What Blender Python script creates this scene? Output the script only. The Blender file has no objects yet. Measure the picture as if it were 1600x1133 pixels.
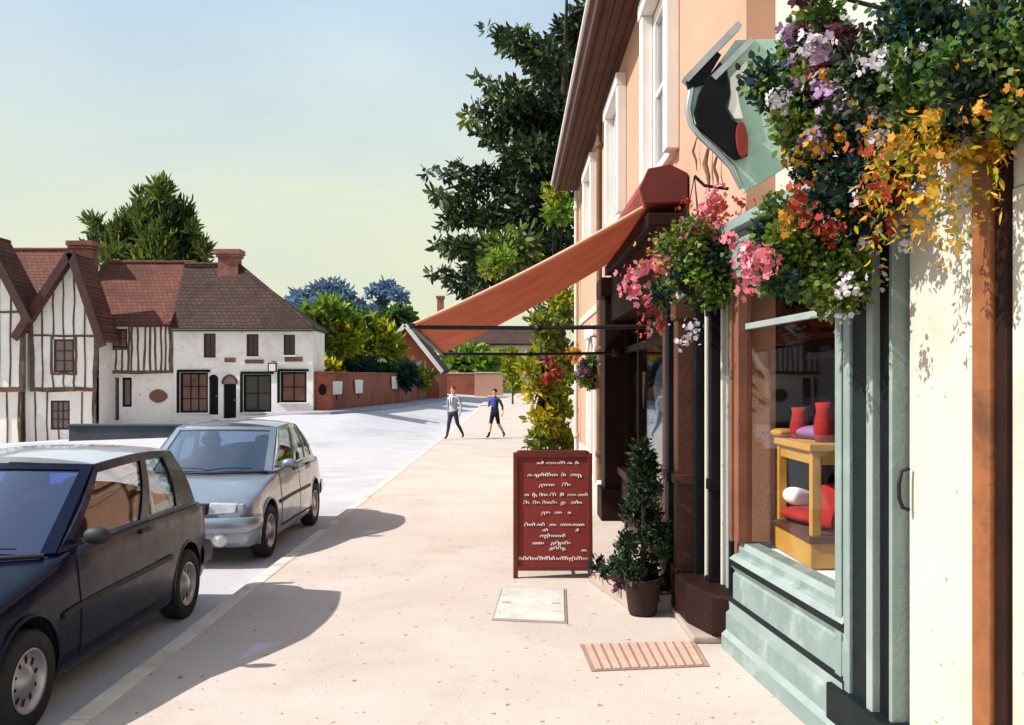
import bpy, bmesh, math, random
import numpy as np
from mathutils import Vector, Matrix

random.seed(7)
RNG = np.random.default_rng(11)
SC = bpy.context.scene
COL = SC.collection
F_PX, CX, HZ, EYE = 1400.0, 800.0, 600.0, 1.8


def at(px, py, d):
    """a pixel of the 1600 px wide picture at distance d, as a point of the place"""
    return Vector(((px - CX) * d / F_PX, d, EYE + (HZ - py) * d / F_PX))


# ------------------------------------------------------------------ materials
def lin(h):
    h = h.lstrip('#')
    out = []
    for i in (0, 2, 4):
        c = int(h[i:i + 2], 16) / 255
        out.append(c / 12.92 if c <= .04045 else ((c + .055) / 1.055) ** 2.4)
    return out


def col4(c):
    if isinstance(c, str):
        c = lin(c)
    return (c[0], c[1], c[2], 1)


def new_mat(name):
    m = bpy.data.materials.new(name)
    m.use_nodes = True
    nt = m.node_tree
    return m, nt, nt.nodes['Principled BSDF']


def noise(nt, scale, detail=4, rough=.6, coord=None, dist=0):
    n = nt.nodes.new('ShaderNodeTexNoise')
    n.inputs['Scale'].default_value = scale
    n.inputs['Detail'].default_value = detail
    n.inputs['Roughness'].default_value = rough
    n.inputs['Distortion'].default_value = dist
    if coord is not None:
        nt.links.new(coord, n.inputs['Vector'])
    return n


def ramp(nt, src, stops):
    r = nt.nodes.new('ShaderNodeValToRGB')
    e = r.color_ramp.elements
    e[0].position, e[0].color = stops[0][0], col4(stops[0][1])
    e[1].position, e[1].color = stops[-1][0], col4(stops[-1][1])
    for p, c in stops[1:-1]:
        x = e.new(p)
        x.color = col4(c)
    nt.links.new(src, r.inputs['Fac'])
    return r


def mixc(nt, fac, a, b, mode='MIX'):
    m = nt.nodes.new('ShaderNodeMix')
    m.data_type = 'RGBA'
    m.blend_type = mode
    if isinstance(fac, (int, float)):
        m.inputs[0].default_value = fac
    else:
        nt.links.new(fac, m.inputs[0])
    for i, v in ((6, a), (7, b)):
        if isinstance(v, (str, tuple, list)):
            m.inputs[i].default_value = col4(v)
        else:
            nt.links.new(v, m.inputs[i])
    return m.outputs[2]


def bump(nt, bs, height, strength, dist=.01):
    b = nt.nodes.new('ShaderNodeBump')
    b.inputs['Strength'].default_value = strength
    b.inputs['Distance'].default_value = dist
    nt.links.new(height, b.inputs['Height'])
    nt.links.new(b.outputs[0], bs.inputs['Normal'])


def surf(name, c1, c2=None, scale=2.0, rough=.75, bmp=.25, bscale=60, metal=0, spec=.4, coat=0, dirt=None, dscale=.6, speck=None, sscale=30, spos=.7):
    """painted / plain surface: two close tones in patches, optional stains and specks, fine bump"""
    m, nt, bs = new_mat(name)
    tc = nt.nodes.new('ShaderNodeTexCoord').outputs['Object']
    c2 = c2 or c1
    n1 = noise(nt, scale, 6, .62, tc)
    c = ramp(nt, n1.outputs['Fac'], [(.35, c1), (.68, c2)]).outputs['Color']
    if dirt:
        n2 = noise(nt, dscale, 8, .7, tc, .6)
        f = ramp(nt, n2.outputs['Fac'], [(.52, (0, 0, 0)), (.72, (1, 1, 1))]).outputs['Color']
        c = mixc(nt, f, c, dirt)
    if speck:
        n3 = noise(nt, sscale, 2, .5, tc)
        f = ramp(nt, n3.outputs['Fac'], [(spos, (0, 0, 0)), (spos + .03, (1, 1, 1))]).outputs['Color']
        c = mixc(nt, f, c, speck)
    nt.links.new(c, bs.inputs['Base Color'])
    bs.inputs['Roughness'].default_value = rough
    bs.inputs['Metallic'].default_value = metal
    bs.inputs['Specular IOR Level'].default_value = spec
    bs.inputs['Coat Weight'].default_value = coat
    bs.inputs['Coat Roughness'].default_value = .06
    if bmp:
        nb = noise(nt, bscale, 5, .65, tc)
        bump(nt, bs, nb.outputs['Fac'], bmp)
    return m


def leafmat(name, stops, trans=.35, rough=.55):
    m, nt, bs = new_mat(name)
    g = nt.nodes.new('ShaderNodeNewGeometry')
    k = len(stops)
    r = ramp(nt, g.outputs['Random Per Island'], [(i / max(1, k - 1), s) for i, s in enumerate(stops)])
    nt.links.new(r.outputs['Color'], bs.inputs['Base Color'])
    bs.inputs['Roughness'].default_value = rough
    bs.inputs['Specular IOR Level'].default_value = .3
    t = nt.nodes.new('ShaderNodeBsdfTranslucent')
    nt.links.new(r.outputs['Color'], t.inputs['Color'])
    mx = nt.nodes.new('ShaderNodeMixShader')
    mx.inputs[0].default_value = trans
    nt.links.new(bs.outputs[0], mx.inputs[1])
    nt.links.new(t.outputs[0], mx.inputs[2])
    nt.links.new(mx.outputs[0], nt.nodes['Material Output'].inputs['Surface'])
    return m


def glassmat(name, tint, f0=.04, rough=.03, power=4.0):
    """thin pane: tinted see-through with a mirror share that grows at grazing angles"""
    m, nt, bs = new_mat(name)
    nt.nodes.remove(bs)
    t = nt.nodes.new('ShaderNodeBsdfTransparent')
    t.inputs[0].default_value = col4(tint)
    g = nt.nodes.new('ShaderNodeBsdfGlossy')
    g.inputs['Roughness'].default_value = rough
    g.inputs['Color'].default_value = (.9, .93, .95, 1)
    lw = nt.nodes.new('ShaderNodeLayerWeight')
    lw.inputs[0].default_value = .5
    pw = nt.nodes.new('ShaderNodeMath')
    pw.operation = 'POWER'
    pw.inputs[1].default_value = power
    nt.links.new(lw.outputs['Facing'], pw.inputs[0])
    ma = nt.nodes.new('ShaderNodeMath')
    ma.operation = 'MULTIPLY_ADD'
    ma.inputs[1].default_value = 1 - f0
    ma.inputs[2].default_value = f0
    nt.links.new(pw.outputs[0], ma.inputs[0])
    mx = nt.nodes.new('ShaderNodeMixShader')
    nt.links.new(ma.outputs[0], mx.inputs[0])
    nt.links.new(t.outputs[0], mx.inputs[1])
    nt.links.new(g.outputs[0], mx.inputs[2])
    nt.links.new(mx.outputs[0], nt.nodes['Material Output'].inputs['Surface'])
    return m


def tilemat(name, mortar, a, b, bw, bh, blot, msize=.02, rough=.85, bmp=.6, bscale=.35, axes='XZ'):
    """brick or tile courses with tone patches and weathered blotches; axes picks the object axes of the courses"""
    m, nt, bs = new_mat(name)
    tc = nt.nodes.new('ShaderNodeTexCoord').outputs['Object']
    sp = nt.nodes.new('ShaderNodeSeparateXYZ')
    nt.links.new(tc, sp.inputs[0])
    cb = nt.nodes.new('ShaderNodeCombineXYZ')
    nt.links.new(sp.outputs[axes[0]], cb.inputs[0])
    nt.links.new(sp.outputs[axes[1]], cb.inputs[1])
    br = nt.nodes.new('ShaderNodeTexBrick')
    nt.links.new(cb.outputs[0], br.inputs['Vector'])
    br.inputs['Scale'].default_value = 1
    br.inputs['Brick Width'].default_value = bw
    br.inputs['Row Height'].default_value = bh
    br.inputs['Mortar Size'].default_value = msize
    br.inputs['Mortar Smooth'].default_value = .3
    br.inputs['Color1'].default_value = col4(a)
    br.inputs['Color2'].default_value = col4(b)
    br.inputs['Mortar'].default_value = col4(mortar)
    n2 = noise(nt, bscale, 7, .62, tc, .8)
    f = ramp(nt, n2.outputs['Fac'], [(.50, (0, 0, 0)), (.62, (1, 1, 1))]).outputs['Color']
    fm = nt.nodes.new('ShaderNodeMath')
    fm.operation = 'MULTIPLY'
    fm.inputs[1].default_value = .7
    nt.links.new(f, fm.inputs[0])
    c = mixc(nt, fm.outputs[0], br.outputs['Color'], blot)
    n3 = noise(nt, 9, 4, .6, tc)
    c = mixc(nt, .5, c, ramp(nt, n3.outputs['Fac'], [(.3, (.35, .35, .35)), (.7, (.75, .75, .75))]).outputs['Color'], 'OVERLAY')
    nt.links.new(c, bs.inputs['Base Color'])
    bs.inputs['Roughness'].default_value = rough
    bs.inputs['Specular IOR Level'].default_value = .25
    bump(nt, bs, br.outputs['Fac'], -bmp, .02)
    return m


# ------------------------------------------------------------------ mesh building
ORIG = {}


def setp(o, label=None, cat=None, group=None, kind=None):
    if label:
        o['label'] = label
    if cat:
        o['category'] = cat
    if group:
        o['group'] = group
    if kind:
        o['kind'] = kind
    return o


def thing(name, label, cat, loc=(0, 0, 0), group=None):
    o = bpy.data.objects.new(name, None)
    o.empty_display_size = .2
    COL.objects.link(o)
    o.location = loc
    ORIG[o.name] = Vector(loc)
    return setp(o, label, cat, group)


class MB:
    def __init__(s):
        s.v, s.f, s.m, s.sm = [], [], [], []

    def add(s, verts, faces, mi=0, smooth=False):
        b = len(s.v)
        s.v += [tuple(v) for v in verts]
        for f in faces:
            s.f.append([i + b for i in f])
            s.m.append(mi)
            s.sm.append(smooth)
        return s

    def box(s, x0, x1, y0, y1, z0, z1, mi=0):
        return s.hexa([(x0, y0, z0), (x1, y0, z0), (x1, y1, z0), (x0, y1, z0), (x0, y0, z1), (x1, y0, z1), (x1, y1, z1), (x0, y1, z1)], mi)

    def hexa(s, p, mi=0):
        return s.add(p, [(0, 3, 2, 1), (4, 5, 6, 7), (0, 1, 5, 4), (1, 2, 6, 5), (2, 3, 7, 6), (3, 0, 4, 7)], mi)

    def beam(s, p, q, w, h, up=(0, 0, 1), mi=0, w2=None, h2=None):
        p, q = Vector(p), Vector(q)
        d = (q - p).normalized()
        a = d.cross(Vector(up))
        if a.length < 1e-4:
            a = d.cross(Vector((0, 1, 0)))
        a.normalize()
        b = a.cross(d).normalized()
        w2 = w if w2 is None else w2
        h2 = h if h2 is None else h2
        P = []
        for c, ww, hh in ((p, w, h), (q, w2, h2)):
            P += [c - a * ww / 2 - b * hh / 2, c + a * ww / 2 - b * hh / 2, c + a * ww / 2 + b * hh / 2, c - a * ww / 2 + b * hh / 2]
        return s.add(P, [(0, 1, 2, 3), (7, 6, 5, 4), (0, 4, 5, 1), (1, 5, 6, 2), (2, 6, 7, 3), (3, 7, 4, 0)], mi)

    def tube(s, pts, rad, n=8, mi=0, smooth=True):
        pts = [Vector(p) for p in pts]
        if not isinstance(rad, (list, tuple)):
            rad = [rad] * len(pts)
        V, Fc = [], []
        prev = None
        for i, p in enumerate(pts):
            d = (pts[min(i + 1, len(pts) - 1)] - pts[max(i - 1, 0)]).normalized()
            a = d.orthogonal().normalized() if prev is None else (prev - d * prev.dot(d)).normalized()
            prev = a
            b = d.cross(a)
            for k in range(n):
                t = 2 * math.pi * k / n
                V.append(p + (a * math.cos(t) + b * math.sin(t)) * rad[i])
        for i in range(len(pts) - 1):
            for k in range(n):
                k2 = (k + 1) % n
                Fc.append((i * n + k, i * n + k2, (i + 1) * n + k2, (i + 1) * n + k))
        s.add(V, Fc, mi, smooth)
        s.add(V[:n], [tuple(range(n))[::-1]], mi)
        s.add(V[-n:], [tuple(range(n))], mi)
        return s

    def lathe(s, prof, c=(0, 0, 0), axis='Z', n=24, mi=0, smooth=True, mis=None):
        c = Vector(c)
        V, idx = [], []
        for r, h in prof:
            for k in range(n):
                t = 2 * math.pi * k / n
                q = (r * math.cos(t), r * math.sin(t), h)
                if axis == 'X':
                    q = (h, q[0], q[1])
                elif axis == 'Y':
                    q = (q[0], h, q[1])
                V.append(c + Vector(q))
        for i in range(len(prof) - 1):
            Fc = []
            for k in range(n):
                k2 = (k + 1) % n
                Fc.append((i * n + k, i * n + k2, (i + 1) * n + k2, (i + 1) * n + k))
            idx.append(Fc)
        b = len(s.v)
        s.add(V, [], mi)
        for i, Fc in enumerate(idx):
            for f in Fc:
                s.f.append([j + b for j in f])
                s.m.append(mis[i] if mis else mi)
                s.sm.append(smooth)
        return s

    def prism(s, poly, ext, mi=0, mside=None):
        n = len(poly)
        P = [Vector(p) for p in poly]
        e = Vector(ext)
        s.add(P + [p + e for p in P], [tuple(range(n))[::-1], tuple(range(n, 2 * n))], mi)
        s.add(P + [p + e for p in P], [(i, (i + 1) % n, (i + 1) % n + n, i + n) for i in range(n)], mi if mside is None else mside)
        return s

    def grid(s, fn, nu, nv, mi=0, smooth=True, flip=False):
        V = [fn(i / nu, j / nv) for j in range(nv + 1) for i in range(nu + 1)]
        Fc = []
        for j in range(nv):
            for i in range(nu):
                a = j * (nu + 1) + i
                q = (a, a + 1, a + nu + 2, a + nu + 1)
                Fc.append(q[::-1] if flip else q)
        return s.add(V, Fc, mi, smooth)

    def sheet(s, fn, nu, nv, off, thick, mi=0, smooth=True):
        """a patch of a surface, given thickness along its own normal"""
        G = [[Vector(fn(i / nu, j / nv)) for i in range(nu + 1)] for j in range(nv + 1)]
        N = []
        for j in range(nv + 1):
            row = []
            for i in range(nu + 1):
                du = G[j][min(i + 1, nu)] - G[j][max(i - 1, 0)]
                dv = G[min(j + 1, nv)][i] - G[max(j - 1, 0)][i]
                row.append(du.cross(dv).normalized())
            N.append(row)
        W = nu + 1
        top = [G[j][i] + N[j][i] * off for j in range(nv + 1) for i in range(W)]
        bot = [G[j][i] + N[j][i] * (off - thick) for j in range(nv + 1) for i in range(W)]
        q = [(j * W + i, j * W + i + 1, (j + 1) * W + i + 1, (j + 1) * W + i) for j in range(nv) for i in range(nu)]
        s.add(top, q, mi, smooth)
        s.add(bot, [f[::-1] for f in q], mi, smooth)
        ring = [i for i in range(W)] + [j * W + nu for j in range(1, nv + 1)] + [nv * W + i for i in range(nu - 1, -1, -1)] + [j * W for j in range(nv - 1, 0, -1)]
        k = len(top)
        n = len(ring)
        s.add(top + bot, [(ring[(a + 1) % n], ring[a], ring[a] + k, ring[(a + 1) % n] + k) for a in range(n)], mi)
        return s

    def ball(s, c, r, nu=12, nv=8, mi=0):
        c = Vector(c)
        r = Vector((r, r, r)) if isinstance(r, (int, float)) else Vector(r)

        def fn(u, v):
            t, p = 2 * math.pi * u, math.pi * (v - .5)
            return (c.x + r.x * math.cos(t) * math.cos(p), c.y + r.y * math.sin(t) * math.cos(p), c.z + r.z * math.sin(p))
        return s.grid(fn, nu, nv, mi)

    def build(s, name, mats, parent=None, bevel=0, jitter=0):
        me = bpy.data.meshes.new(name)
        o0 = ORIG[parent.name] if parent is not None else Vector()
        V = [(a - o0.x, b - o0.y, c - o0.z) for a, b, c in s.v]
        if jitter:
            V = [(a + random.uniform(-jitter, jitter), b + random.uniform(-jitter, jitter), c + random.uniform(-jitter, jitter)) for a, b, c in V]
        me.from_pydata(V, [], s.f)
        if not isinstance(mats, (list, tuple)):
            mats = [mats]
        for m in mats:
            me.materials.append(m)
        me.polygons.foreach_set('material_index', s.m)
        me.polygons.foreach_set('use_smooth', s.sm)
        me.update()
        if bevel:
            bm = bmesh.new()
            bm.from_mesh(me)
            bmesh.ops.remove_doubles(bm, verts=bm.verts, dist=1e-5)
            es = [e for e in bm.edges if len(e.link_faces) == 2 and e.calc_face_angle(0) > .5]
            bmesh.ops.bevel(bm, geom=es, offset=bevel, segments=2, affect='EDGES', profile=.6, clamp_overlap=True)
            bm.to_mesh(me)
            bm.free()
        o = bpy.data.objects.new(name, me)
        COL.objects.link(o)
        if parent is not None:
            o.parent = parent
            ORIG[o.name] = o0
        else:
            ORIG[o.name] = Vector()
        return o


def copy_tree(o, parent=None):
    c = o.copy()
    COL.objects.link(c)
    c.parent = parent
    ORIG[c.name] = ORIG.get(o.name, Vector())
    for ch in list(o.children):
        copy_tree(ch, c)
    return c


class Fr:
    """a wall's own frame: a along it, d outward, z up"""
    def __init__(s, o, u, n):
        s.o, s.u, s.n = Vector(o), Vector(u).normalized(), Vector(n).normalized()

    def p(s, a, d, z):
        return s.o + s.u * a + s.n * d + Vector((0, 0, z))

    def box(s, mb, a0, a1, d0, d1, z0, z1, mi=0):
        return mb.hexa([s.p(a0, d1, z0), s.p(a1, d1, z0), s.p(a1, d0, z0), s.p(a0, d0, z0), s.p(a0, d1, z1), s.p(a1, d1, z1), s.p(a1, d0, z1), s.p(a0, d0, z1)], mi)

    def wall(s, mb, a0, a1, z0, z1, ops, depth=.14, mi=0, mr=None):
        """front face with openings, and their reveals"""
        A = sorted({a0, a1, *[v for o in ops for v in o[:2]]})
        Z = sorted({z0, z1, *[v for o in ops for v in o[2:4]]})
        for i in range(len(A) - 1):
            for j in range(len(Z) - 1):
                ca, cz = (A[i] + A[i + 1]) / 2, (Z[j] + Z[j + 1]) / 2
                if any(o[0] < ca < o[1] and o[2] < cz < o[3] for o in ops):
                    continue
                mb.add([s.p(A[i], 0, Z[j]), s.p(A[i + 1], 0, Z[j]), s.p(A[i + 1], 0, Z[j + 1]), s.p(A[i], 0, Z[j + 1])], [(0, 1, 2, 3)], mi)
        for o in ops:
            c = [(o[0], o[2]), (o[1], o[2]), (o[1], o[3]), (o[0], o[3])]
            for k in range(4):
                (b0, y0), (b1, y1) = c[k], c[(k + 1) % 4]
                mb.add([s.p(b0, 0, y0), s.p(b1, 0, y1), s.p(b1, -depth, y1), s.p(b0, -depth, y0)], [(0, 1, 2, 3)], mi if mr is None else mr)


def window(parent, fr, a0, a1, z0, z1, nx, nz, fm, gm, rec=.1, fw=.06, bw=.03, name='window', sill=None, room=None):
    mb = MB()
    fr.box(mb, a0, a0 + fw, -rec - .05, -rec + .02, z0, z1)
    fr.box(mb, a1 - fw, a1, -rec - .05, -rec + .02, z0, z1)
    fr.box(mb, a0 + fw, a1 - fw, -rec - .05, -rec + .018, z0, z0 + fw)
    fr.box(mb, a0 + fw, a1 - fw, -rec - .05, -rec + .018, z1 - fw, z1)
    for i in range(1, nx):
        a = a0 + fw + (a1 - a0 - 2 * fw) * i / nx
        fr.box(mb, a - bw / 2, a + bw / 2, -rec - .04, -rec + .010, z0 + fw, z1 - fw)
    for j in range(1, nz):
        z = z0 + fw + (z1 - z0 - 2 * fw) * j / nz
        fr.box(mb, a0 + fw, a1 - fw, -rec - .04, -rec + .006, z - bw / 2, z + bw / 2)
    w = mb.build(name, fm, parent)
    g = MB()
    fr.box(g, a0 + fw * .5, a1 - fw * .5, -rec - .03, -rec - .02, z0 + fw * .5, z1 - fw * .5)
    g.build('pane', gm, w)
    if room:
        b = MB()
        fr.box(b, a0, a1, -rec - .4, -rec - .3, z0, z1)
        b.build('blind', room, w)
    if sill:
        b = MB()
        fr.box(b, a0 - .06, a1 + .06, -.08, .07, z0 - .07, z0 - .002)
        b.build('sill', sill, w, bevel=.008)
    return w


def leaf_mesh(name, blobs, n, ln, wd, mats, parent=None, out=.5, up=.1, shell=.45, seed=0, pts=6, droop=0, weights=None):
    """leaf-sized faces spread through the volume of many uneven clumps"""
    g = np.random.default_rng(seed)
    B = np.array([b[:6] for b in blobs], float)
    wt = np.array([(b[3] * b[4] * b[5]) ** .72 for b in blobs])
    wt = wt / wt.sum()
    k = g.choice(len(B), n, p=wt)
    d = g.normal(size=(n, 3))
    d /= np.linalg.norm(d, axis=1)[:, None]
    r = g.random(n) ** shell
    r *= 1 + .12 * g.normal(size=n)
    P = B[k, :3] + d * r[:, None] * B[k, 3:6]
    ax = g.normal(size=(n, 3)) * (1 - out) + d * out * 1.4
    ax[:, 2] += up - droop
    ax /= np.linalg.norm(ax, axis=1)[:, None]
    sd = np.cross(ax, g.normal(size=(n, 3)))
    sd /= np.linalg.norm(sd, axis=1)[:, None] + 1e-9
    nm = np.cross(ax, sd)
    L = ln * (.6 + .8 * g.random(n))
    W = wd * (.6 + .8 * g.random(n))
    if pts == 6:
        T = [(0, 0, 0), (.35, .5, .08), (.75, .36, .06), (1, 0, -.06), (.75, -.36, .06), (.35, -.5, .08)]
    elif pts == 4:
        T = [(0, 0, 0), (.5, .5, .05), (1, 0, 0), (.5, -.5, .05)]
    else:   # a five petalled blossom
        T = []
        for i in range(20):
            a = 2 * math.pi * i / 20
            rr = .36 + .15 * abs(math.cos(2.5 * a)) ** .6
            T.append((rr * math.cos(a), rr * math.sin(a), .16 * abs(math.cos(2.5 * a)) + .08 * math.sin(a)))
    V = np.empty((n, len(T), 3))
    for i, (t, w, h) in enumerate(T):
        V[:, i] = P + ax * (L * t)[:, None] + sd * (W * w)[:, None] + nm * (L * h)[:, None]
    if pts == 5:
        for i, (t, w, h) in enumerate(T):
            V[:, i] = P + nm * (L * t)[:, None] + sd * (L * w)[:, None] + ax * (L * h)[:, None]
    V = V.reshape(-1, 3)
    o0 = np.array(ORIG[parent.name]) if parent is not None else np.zeros(3)
    V -= o0
    m = len(T)
    me = bpy.data.meshes.new(name)
    me.vertices.add(n * m)
    me.vertices.foreach_set('co', V.ravel())
    me.loops.add(n * m)
    me.loops.foreach_set('vertex_index', np.arange(n * m))
    me.polygons.add(n)
    me.polygons.foreach_set('loop_start', np.arange(n) * m)
    if not isinstance(mats, (list, tuple)):
        mats = [mats]
    for mt in mats:
        me.materials.append(mt)
    if len(mats) > 1:
        # whole clumps lean to one tone, single leaves stray from it
        tone = g.integers(0, len(mats), len(B))
        mi = np.where(g.random(n) < .7, tone[k], g.integers(0, len(mats), n))
        me.polygons.foreach_set('material_index', mi.astype(np.int32))
    me.update(calc_edges=True)
    me.validate()
    o = bpy.data.objects.new(name, me)
    COL.objects.link(o)
    if parent is not None:
        o.parent = parent
    ORIG[o.name] = Vector(o0)
    return o


def clumps(c, r, n, cr, seed, flat=1.0, lo=.0):
    """uneven clump centres inside an ellipsoid"""
    g = np.random.default_rng(seed)
    out = []
    while len(out) < n:
        d = g.normal(size=3)
        d /= np.linalg.norm(d)
        q = d * g.random() ** .5
        if q[2] < lo - 1:
            continue
        s = cr * (.6 + .8 * g.random())
        out.append((c[0] + q[0] * r[0], c[1] + q[1] * r[1], c[2] + q[2] * r[2], s, s, s * flat))
    return out


def limbs(mb, base, top, r0, targets, seed=0):
    rnd = random.Random(seed)
    base, top = Vector(base), Vector(top)
    pts = [base.lerp(top, t) + Vector((rnd.uniform(-1, 1), rnd.uniform(-1, 1), 0)) * r0 * .7 * (t > 0) for t in (0, .15, .35, .55, .75, 1)]
    mb.tube(pts, [r0 * 1.35, r0, r0 * .85, r0 * .65, r0 * .42, r0 * .12], 9)
    for tg in targets:
        tg = Vector(tg)
        t = rnd.uniform(.3, .8)
        s = base.lerp(top, t)
        m = s.lerp(tg, .5) + Vector((0, 0, (tg - s).length * .1))
        mb.tube([s, m, tg], [r0 * .4 * (1.1 - t), r0 * .25 * (1.1 - t), r0 * .06], 6)


# ------------------------------------------------------------------ palette
M = {}
M['pave'] = surf('cream paving', '#bfb2a8', '#b6a79b', .9, .9, .5, 90, dirt='#ab9a8b', dscale=.7, speck='#94705c', sscale=15, spos=.68)
M['road'] = surf('pale worn asphalt', '#b1acae', '#bcb8ba', 1.1, .9, .7, 120, dirt='#9c979c', dscale=.3, speck='#8b868c', sscale=11, spos=.7)
M['path'] = surf('grey mauve footway', '#9a929c', '#8c8490', .8, .9, .5, 50, dirt='#7d7684', dscale=.6)
M['kerb'] = surf('kerb stone', '#d8cbbb', '#c4b4a2', 3, .85, .5, 70, dirt='#8e7a68', dscale=2)
M['ground'] = surf('meadow ground', '#6f7a3a', '#8a8a4c', .5, .95, .6, 8)
M['peach'] = surf('peach render', '#bb8f78', '#b4866e', .8, .85, .35, 60, dirt='#a87a60', dscale=.5)
M['cream'] = surf('cream render', '#bbb6aa', '#b4ae9f', 1.3, .8, .4, 45, dirt='#a89f8c', dscale=1.1, speck='#a3794f', sscale=26, spos=.715)
M['white'] = surf('white paint', '#dcd9d4', '#d2cdc6', 2.2, .6, .2, 60)
M['plaster'] = surf('white limewash', '#efe8df', '#e4dbd4', .9, .9, .5, 20, dirt='#cabfb9', dscale=.7, speck='#b5a79c', sscale=9, spos=.68)
M['timber'] = surf('weathered oak', '#6a523a', '#4e3a2a', 4, .9, .6, 40, dirt='#8f7558', dscale=2)
M['barge'] = surf('dark barge board', '#4a2c26', '#3a211d', 3, .8, .4, 40)
M['soffit'] = surf('brown soffit boards', '#4e2a1a', '#3e2014', 2, .8, .4, 40)
M['roof_red'] = tilemat('red clay tiles', '#40281f', '#744434', '#62382c', .22, .16, '#472a22', bscale=.55)
M['roof_brown'] = tilemat('brown clay tiles', '#2c1f1b', '#523a34', '#43302b', .22, .16, '#322320', bscale=.6)
M['brick'] = tilemat('red garden brick', '#8a6454', '#8a4432', '#78382a', .3, .1, '#6a3024', .012, bscale=.4, axes='YZ')
M['brick_x'] = tilemat('red brick', '#8a6454', '#9a4c38', '#84402e', .3, .1, '#74382a', .012, bscale=.4)
M['chimney'] = tilemat('chimney brick', '#8b6a5c', '#94594a', '#7c4a40', .24, .09, '#5f3a36', .012, bscale=.8)
M['win_dark'] = surf('dark casement paint', '#3b2828', '#2c1c1e', 3, .6, .2, 40)
M['old_pane'] = surf('old leaded pane', '#6e5254', '#7c6062', 3, .15, .1, 5, spec=.6)
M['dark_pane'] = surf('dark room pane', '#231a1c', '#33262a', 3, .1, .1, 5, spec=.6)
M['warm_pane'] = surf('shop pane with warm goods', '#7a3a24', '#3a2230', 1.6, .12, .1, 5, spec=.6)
M['black'] = surf('black paint', '#0b0c0f', '#131418', 3, .6, .2, 50, spec=.12)
M['brown_black'] = surf('umber stained wood', '#26110b', '#1a0b08', 4, .6, .4, 40, spec=.15)
M['brown'] = surf('brown stained wood', '#4e291b', '#3c1f14', 4, .6, .4, 40)
M['teal'] = surf('grey green paint', '#7c8a85', '#6c7b77', 2.2, .6, .35, 40, dirt='#98a39e', dscale=2.4)
M['teal_pale'] = surf('pale grey green paint', '#8e9996', '#7e8985', 3, .5, .25, 50)
M['teal_dark'] = surf('dark green grey paint', '#0e1517', '#162022', 3, .6, .25, 50, spec=.15)
M['orange_wood'] = surf('orange varnished wood', '#8a5530', '#6e4020', 5, .5, .3, 40, dirt='#452a18', dscale=2.5)
M['terracotta'] = surf('salmon painted wood', '#7c4e3a', '#6a4030', 3, .6, .3, 40)
M['straw'] = surf('yellow pine', '#b5863c', '#a3742a', 5, .55, .25, 40)
M['maroon'] = surf('dark maroon lining', '#3f1d18', '#311512', 2, .9, .2, 40)
M['red_cloth'] = surf('red cloth', '#9c1c18', '#841412', 6, .9, .5, 160)
M['purple_cloth'] = surf('mauve cloth', '#8f6c98', '#7c5a86', 4, .9, .4, 120)
M['white_cloth'] = surf('white cloth', '#e9e2e0', '#dcd2d2', 4, .9, .4, 120)
M['blue_cloth'] = surf('pale blue cotton', '#8fabcc', '#6d8cb6', 4, .9, .4, 120)
M['chrome'] = surf('brushed metal', '#b9bcc0', '#a2a5aa', 8, .3, .1, 80, metal=.9)
M['iron'] = surf('black iron', '#17181b', '#202126', 8, .5, .3, 80, metal=.4)
M['slab'] = surf('grey inspection cover', '#c9c6bd', '#b7b3aa', 4, .85, .6, 60, dirt='#a19a90', dscale=3)
M['grate'] = surf('pinkish cast grate', '#c2a494', '#b59484', 4, .85, .6, 60)
M['grate_dark'] = surf('grate gaps', '#a08474', '#907464', 4, .9, .5, 60)
M['board'] = surf('oxblood sign paint', '#7e2317', '#702015', 2.2, .65, .3, 50, dirt='#892b1c', dscale=1.4)
M['board_dark'] = surf('dark sign edge', '#651c12', '#54170f', 3, .6, .3, 50)
M['chalk'] = surf('chalk lettering', '#dcd3d2', '#c8bcbc', 20, .95, .3, 120)
M['pot'] = surf('dark terracotta pot', '#341a13', '#28130e', 3, .8, .4, 40)
M['bark'] = surf('bark', '#4a3826', '#33271b', 5, .95, .9, 18)
M['bark_dark'] = surf('dark bark', '#2d2a1c', '#211d14', 5, .95, .9, 18)
M['step'] = surf('step stone', '#a8978c', '#8f7f78', 2, .9, .5, 50)
M['gutter_iron'] = surf('green black gutter', '#3a4438', '#2c352c', 3, .6, .3, 50)
M['glass'] = glassmat('shop glass', (.97, .98, .97), .008, .02, 7)
M['car_glass'] = glassmat('car glass', (.86, .88, .88), .05, .02, 5)
M['screen_glass'] = glassmat('windscreen glass', (.5, .6, .72), .16, .05, 2.2)
M['house_glass'] = glassmat('sash glass', (.6, .63, .66), .1)


def canvasmat():
    m, nt, bs = new_mat('rust awning canvas')
    tc = nt.nodes.new('ShaderNodeTexCoord').outputs['Object']
    n1 = noise(nt, 1.6, 5, .6, tc)
    c = ramp(nt, n1.outputs['Fac'], [(.3, '#c48870'), (.7, '#b5765e')]).outputs['Color']
    nt.links.new(c, bs.inputs['Base Color'])
    bs.inputs['Roughness'].default_value = .9
    bs.inputs['Specular IOR Level'].default_value = .15
    t = nt.nodes.new('ShaderNodeBsdfTranslucent')
    nt.links.new(c, t.inputs['Color'])
    mx = nt.nodes.new('ShaderNodeMixShader')
    mx.inputs[0].default_value = .5
    nt.links.new(bs.outputs[0], mx.inputs[1])
    nt.links.new(t.outputs[0], mx.inputs[2])
    nt.links.new(mx.outputs[0], nt.nodes['Material Output'].inputs['Surface'])
    n2 = noise(nt, 220, 2, .5, tc)
    bump(nt, bs, n2.outputs['Fac'], .2)
    return m


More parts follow.
